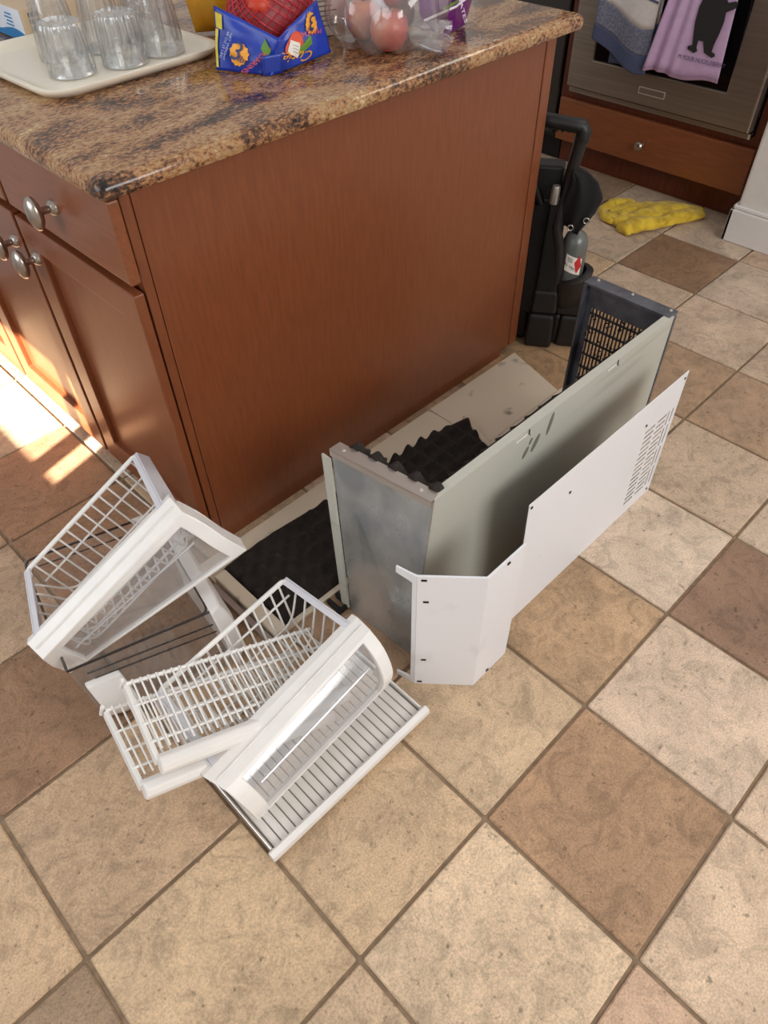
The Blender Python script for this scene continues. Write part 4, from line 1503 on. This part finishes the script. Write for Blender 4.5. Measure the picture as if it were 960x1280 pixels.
def on_label(fn, u, v, du, dv, txt, size, m, e=.01, wid=1.0):
    o = V(fn(u, v, e))
    r_ = V(fn(u + du[0] * .05, v + du[1] * .05, e)) - V(fn(u - du[0] * .05, v - du[1] * .05, e))
    u_ = V(fn(u + dv[0] * .05, v + dv[1] * .05, e)) - V(fn(u - dv[0] * .05, v - dv[1] * .05, e))
    lettering(txt, size, o, r_, u_, m, mb_, wid=wid)


disc(fL, .50, .36, .23, .009, 12, ORANGE_INK, su=.8, sv=1.05)
on_label(fL, .47, .40, (1, -.25), (.2, 1), '3', .15, BLUE_INK, .013)
on_label(fL, .60, .27, (1, -.25), (.2, 1), 'lbs', .055, BLUE_INK, .013)
on_label(fL, .24, .45, (-.25, -1), (1, -.2), 'NET WEIGHT\n48 OZ (3 LBS)', .026, PALE_INK, .011)
on_label(fL, .85, .42, (-.3, -1), (1, -.2), 'MANDARINS', .048, RED_INK, .011)
MB().grid(lambda u, v: fL(lerp(.03, .14, u), lerp(.68, .92, v), .009), 3, 3).build('print_patch', YELLOW_INK, mb_)
MB().grid(lambda u, v: fL(lerp(.02, .07, u), lerp(.05, .66, v), .009), 2, 6).build('print_patch', YELLOW_INK, mb_)
MB().grid(lambda u, v: fL(lerp(.80, .95, u), lerp(.62, .86, v) - .2 * u, .009), 3, 3).build('leaf_print', GREEN_INK, mb_)
disc(fR, .74, .72, .2, .009, 12, ORANGE_INK, su=.62, sv=1.1)
on_label(fR, .75, .74, (-1, .3), (-.3, -1), '3', .13, BLUE_INK, .013)
on_label(fR, .69, .62, (-1, .3), (-.3, -1), 'lbs', .045, BLUE_INK, .013)
on_label(fR, .60, .60, (-.75, .35), (-.3, -1), 'MANDARINS', .045, RED_INK, .011)
on_label(fR, .36, .26, (-1, .55), (-.5, -.9), 'Cuties', .115, ORANGE_INK, .012)
mg = [fR(.36 + .17 * cos(a), .55 + .26 * sin(a), .009) for a in [2 * pi * k / 20 for k in range(20)]]
MB().add(mg, [tuple(range(20))]).build('fruit_print', RED_INK, mb_)
MB().grid(lambda u, v: fR(lerp(.44, .68, u), lerp(.22, .4, v) + .12 * u, .009), 4, 3).build('leaf_print', GREEN_INK, mb_)
stk = MB().grid(lambda u, v: fR(lerp(.22, .40, u) + .05 * v, lerp(.36, .66, v) - .22 * u + .06, .014), 4, 4).build('sticker', PAPER, mb_)
for k in range(3):
    MB().grid(lambda u, v: fR(lerp(.28, .38, u) + .05 * (.35 + .15 * k), .43 + .07 * k + .012 * v - .22 * lerp(.33, .9, u) + .06, .018), 4, 1).build('print_line', GREY_INK, mb_)

# apples in a clear produce bag
apz = None
for i, (x, y, z, lab, r_) in enumerate(((2.37, 3.10, .118, 'red apple at the front of the clear bag on the worktop', 1.0), (2.45, 3.42, .118, 'red apple at the left of the clear bag, beside the white carton', 1.0),
                                        (2.70, 3.36, .118, 'red apple hidden at the back of the clear bag', .95), (2.58, 3.27, .30, 'red apple lying on top of the others in the clear bag', .95))):
    if apz is None:
        apz = thing('apple', lab, 'apple', (x, y, ZC + z), 'apples in the clear produce bag')
        MB().lathe([(0, -.10), (.035, -.112), (.075, -.10), (.115, -.045), (.125, .01), (.11, .07), (.07, .105), (.035, .105), (.012, .085), (0, .08)], 28, (x, y, ZC + z)).build('skin', APPLE, apz, smooth='all')
        MB().tube([(x, y, ZC + z + .08), (x + .008, y, ZC + z + .135)], .007, 6).build('stem', STEM, apz)
    else:
        copy_thing(apz, (x, y, ZC + z), lab, i * 1.7)
pb = thing('produce_bag', 'clear plastic produce bag holding apples, twisted end toward the right', 'bag', (2.5, 3.2, ZC))


def bagf(u, v):
    a = u * 2 * pi
    b = lerp(-.5, .5, v) * pi
    k = .035 * mnoise.noise(V((cos(a) * 3, sin(a) * 3, v * 5))) + .02 * sin(9 * a + 6 * v)
    cx, cy = 2.50, 3.26
    rx, ry, rz = .37 + k, .42 + k, .30 + k
    ca, sa = cos(a), sin(a)
    cb_ = max(0, cos(b)) ** .6
    x = cx + rx * ca * cb_
    y = cy + ry * sa * cb_
    return V((x, y, ZC + max(.004, .19 + rz * sin(b) * (1.0 if b > 0 else .75))))


MB().grid(bagf, 48, 22).build('bag_film', BAG_FILM, pb, smooth='all')


def tail(u, v):
    a = u * 2 * pi
    c_ = V((2.50, 2.99, ZC + .10)).lerp(V((2.63, 2.83, ZC + .06)), v)
    rr = lerp(.10, .09, v) * (1 + .35 * sin(5 * a + 3 * v) * (.3 + v)) + .04 * v
    q = c_ + V((rr * cos(a) * .9, rr * cos(a) * .45, rr * .62 * sin(a)))
    return V((q.x, q.y, max(ZC + .006, q.z)))


MB().grid(tail, 40, 12).build('twisted_end', BAG_FILM, pb, smooth='all')

# purple fruit bag
pg = thing('fruit_bag', 'purple plastic fruit bag with white print behind the apples', 'bag', (3.0, 3.14, ZC))
sp = pillow((2.93, 3.10, ZC + .25), (.62, .20, 0), (-.12, .05, 1), (-.5, -.8, .25), .46, .27, .13, crink=.03, seed=7)


def neck(fn, sg):
    def f_(u, v):
        q = V(fn(u, v))
        k = 1 - max(0, .40 - v) * 1.5
        cc = V((2.95, 3.05, q.z))
        return V((lerp(cc.x, q.x, k), lerp(cc.y, q.y, k), max(ZC + .004, q.z)))
    return f_


pf, pbk = neck(sp(1), 1), neck(sp(-1), -1)
MB().grid(pf, 30, 24).grid(pbk, 30, 24).build('bag_film', PURPLE, pg, smooth='all')
MB().tube([V(pf(u, .30 + .08 * abs(u - .5))) + V((-.006, -.009, 0)) for u in [k / 16 for k in range(17)]], .008, 5).build('white_line', WHITE_INK, pg)
MB().grid(lambda u, v: V(pf(lerp(.25, .55, u), lerp(.315, .345, v))) + V((-.007, -.010, .01)), 6, 2).build('green_band', GREEN_INK, pg)
o_ = V(pf(.5, .5)) + V((-.02, -.03, .01))
lettering('POMEGRANATES', .07, o_, V(pf(.6, .45)) - V(pf(.5, .75)), V(pf(.7, .62)) - V(pf(.4, .62)) , WHITE_INK, pg)
for k in range(4):
    MB().tube([V(pf(.2 + .02 * k, .85 - .1 * k)) + V((-.008, -.012, 0)), V(pf(.3 + .02 * k, .82 - .1 * k)) + V((-.008, -.012, 0))], .005, 4).build('white_line', WHITE_INK, pg)

for o in bpy.data.objects:
    if 'o' in o:
        del o['o']
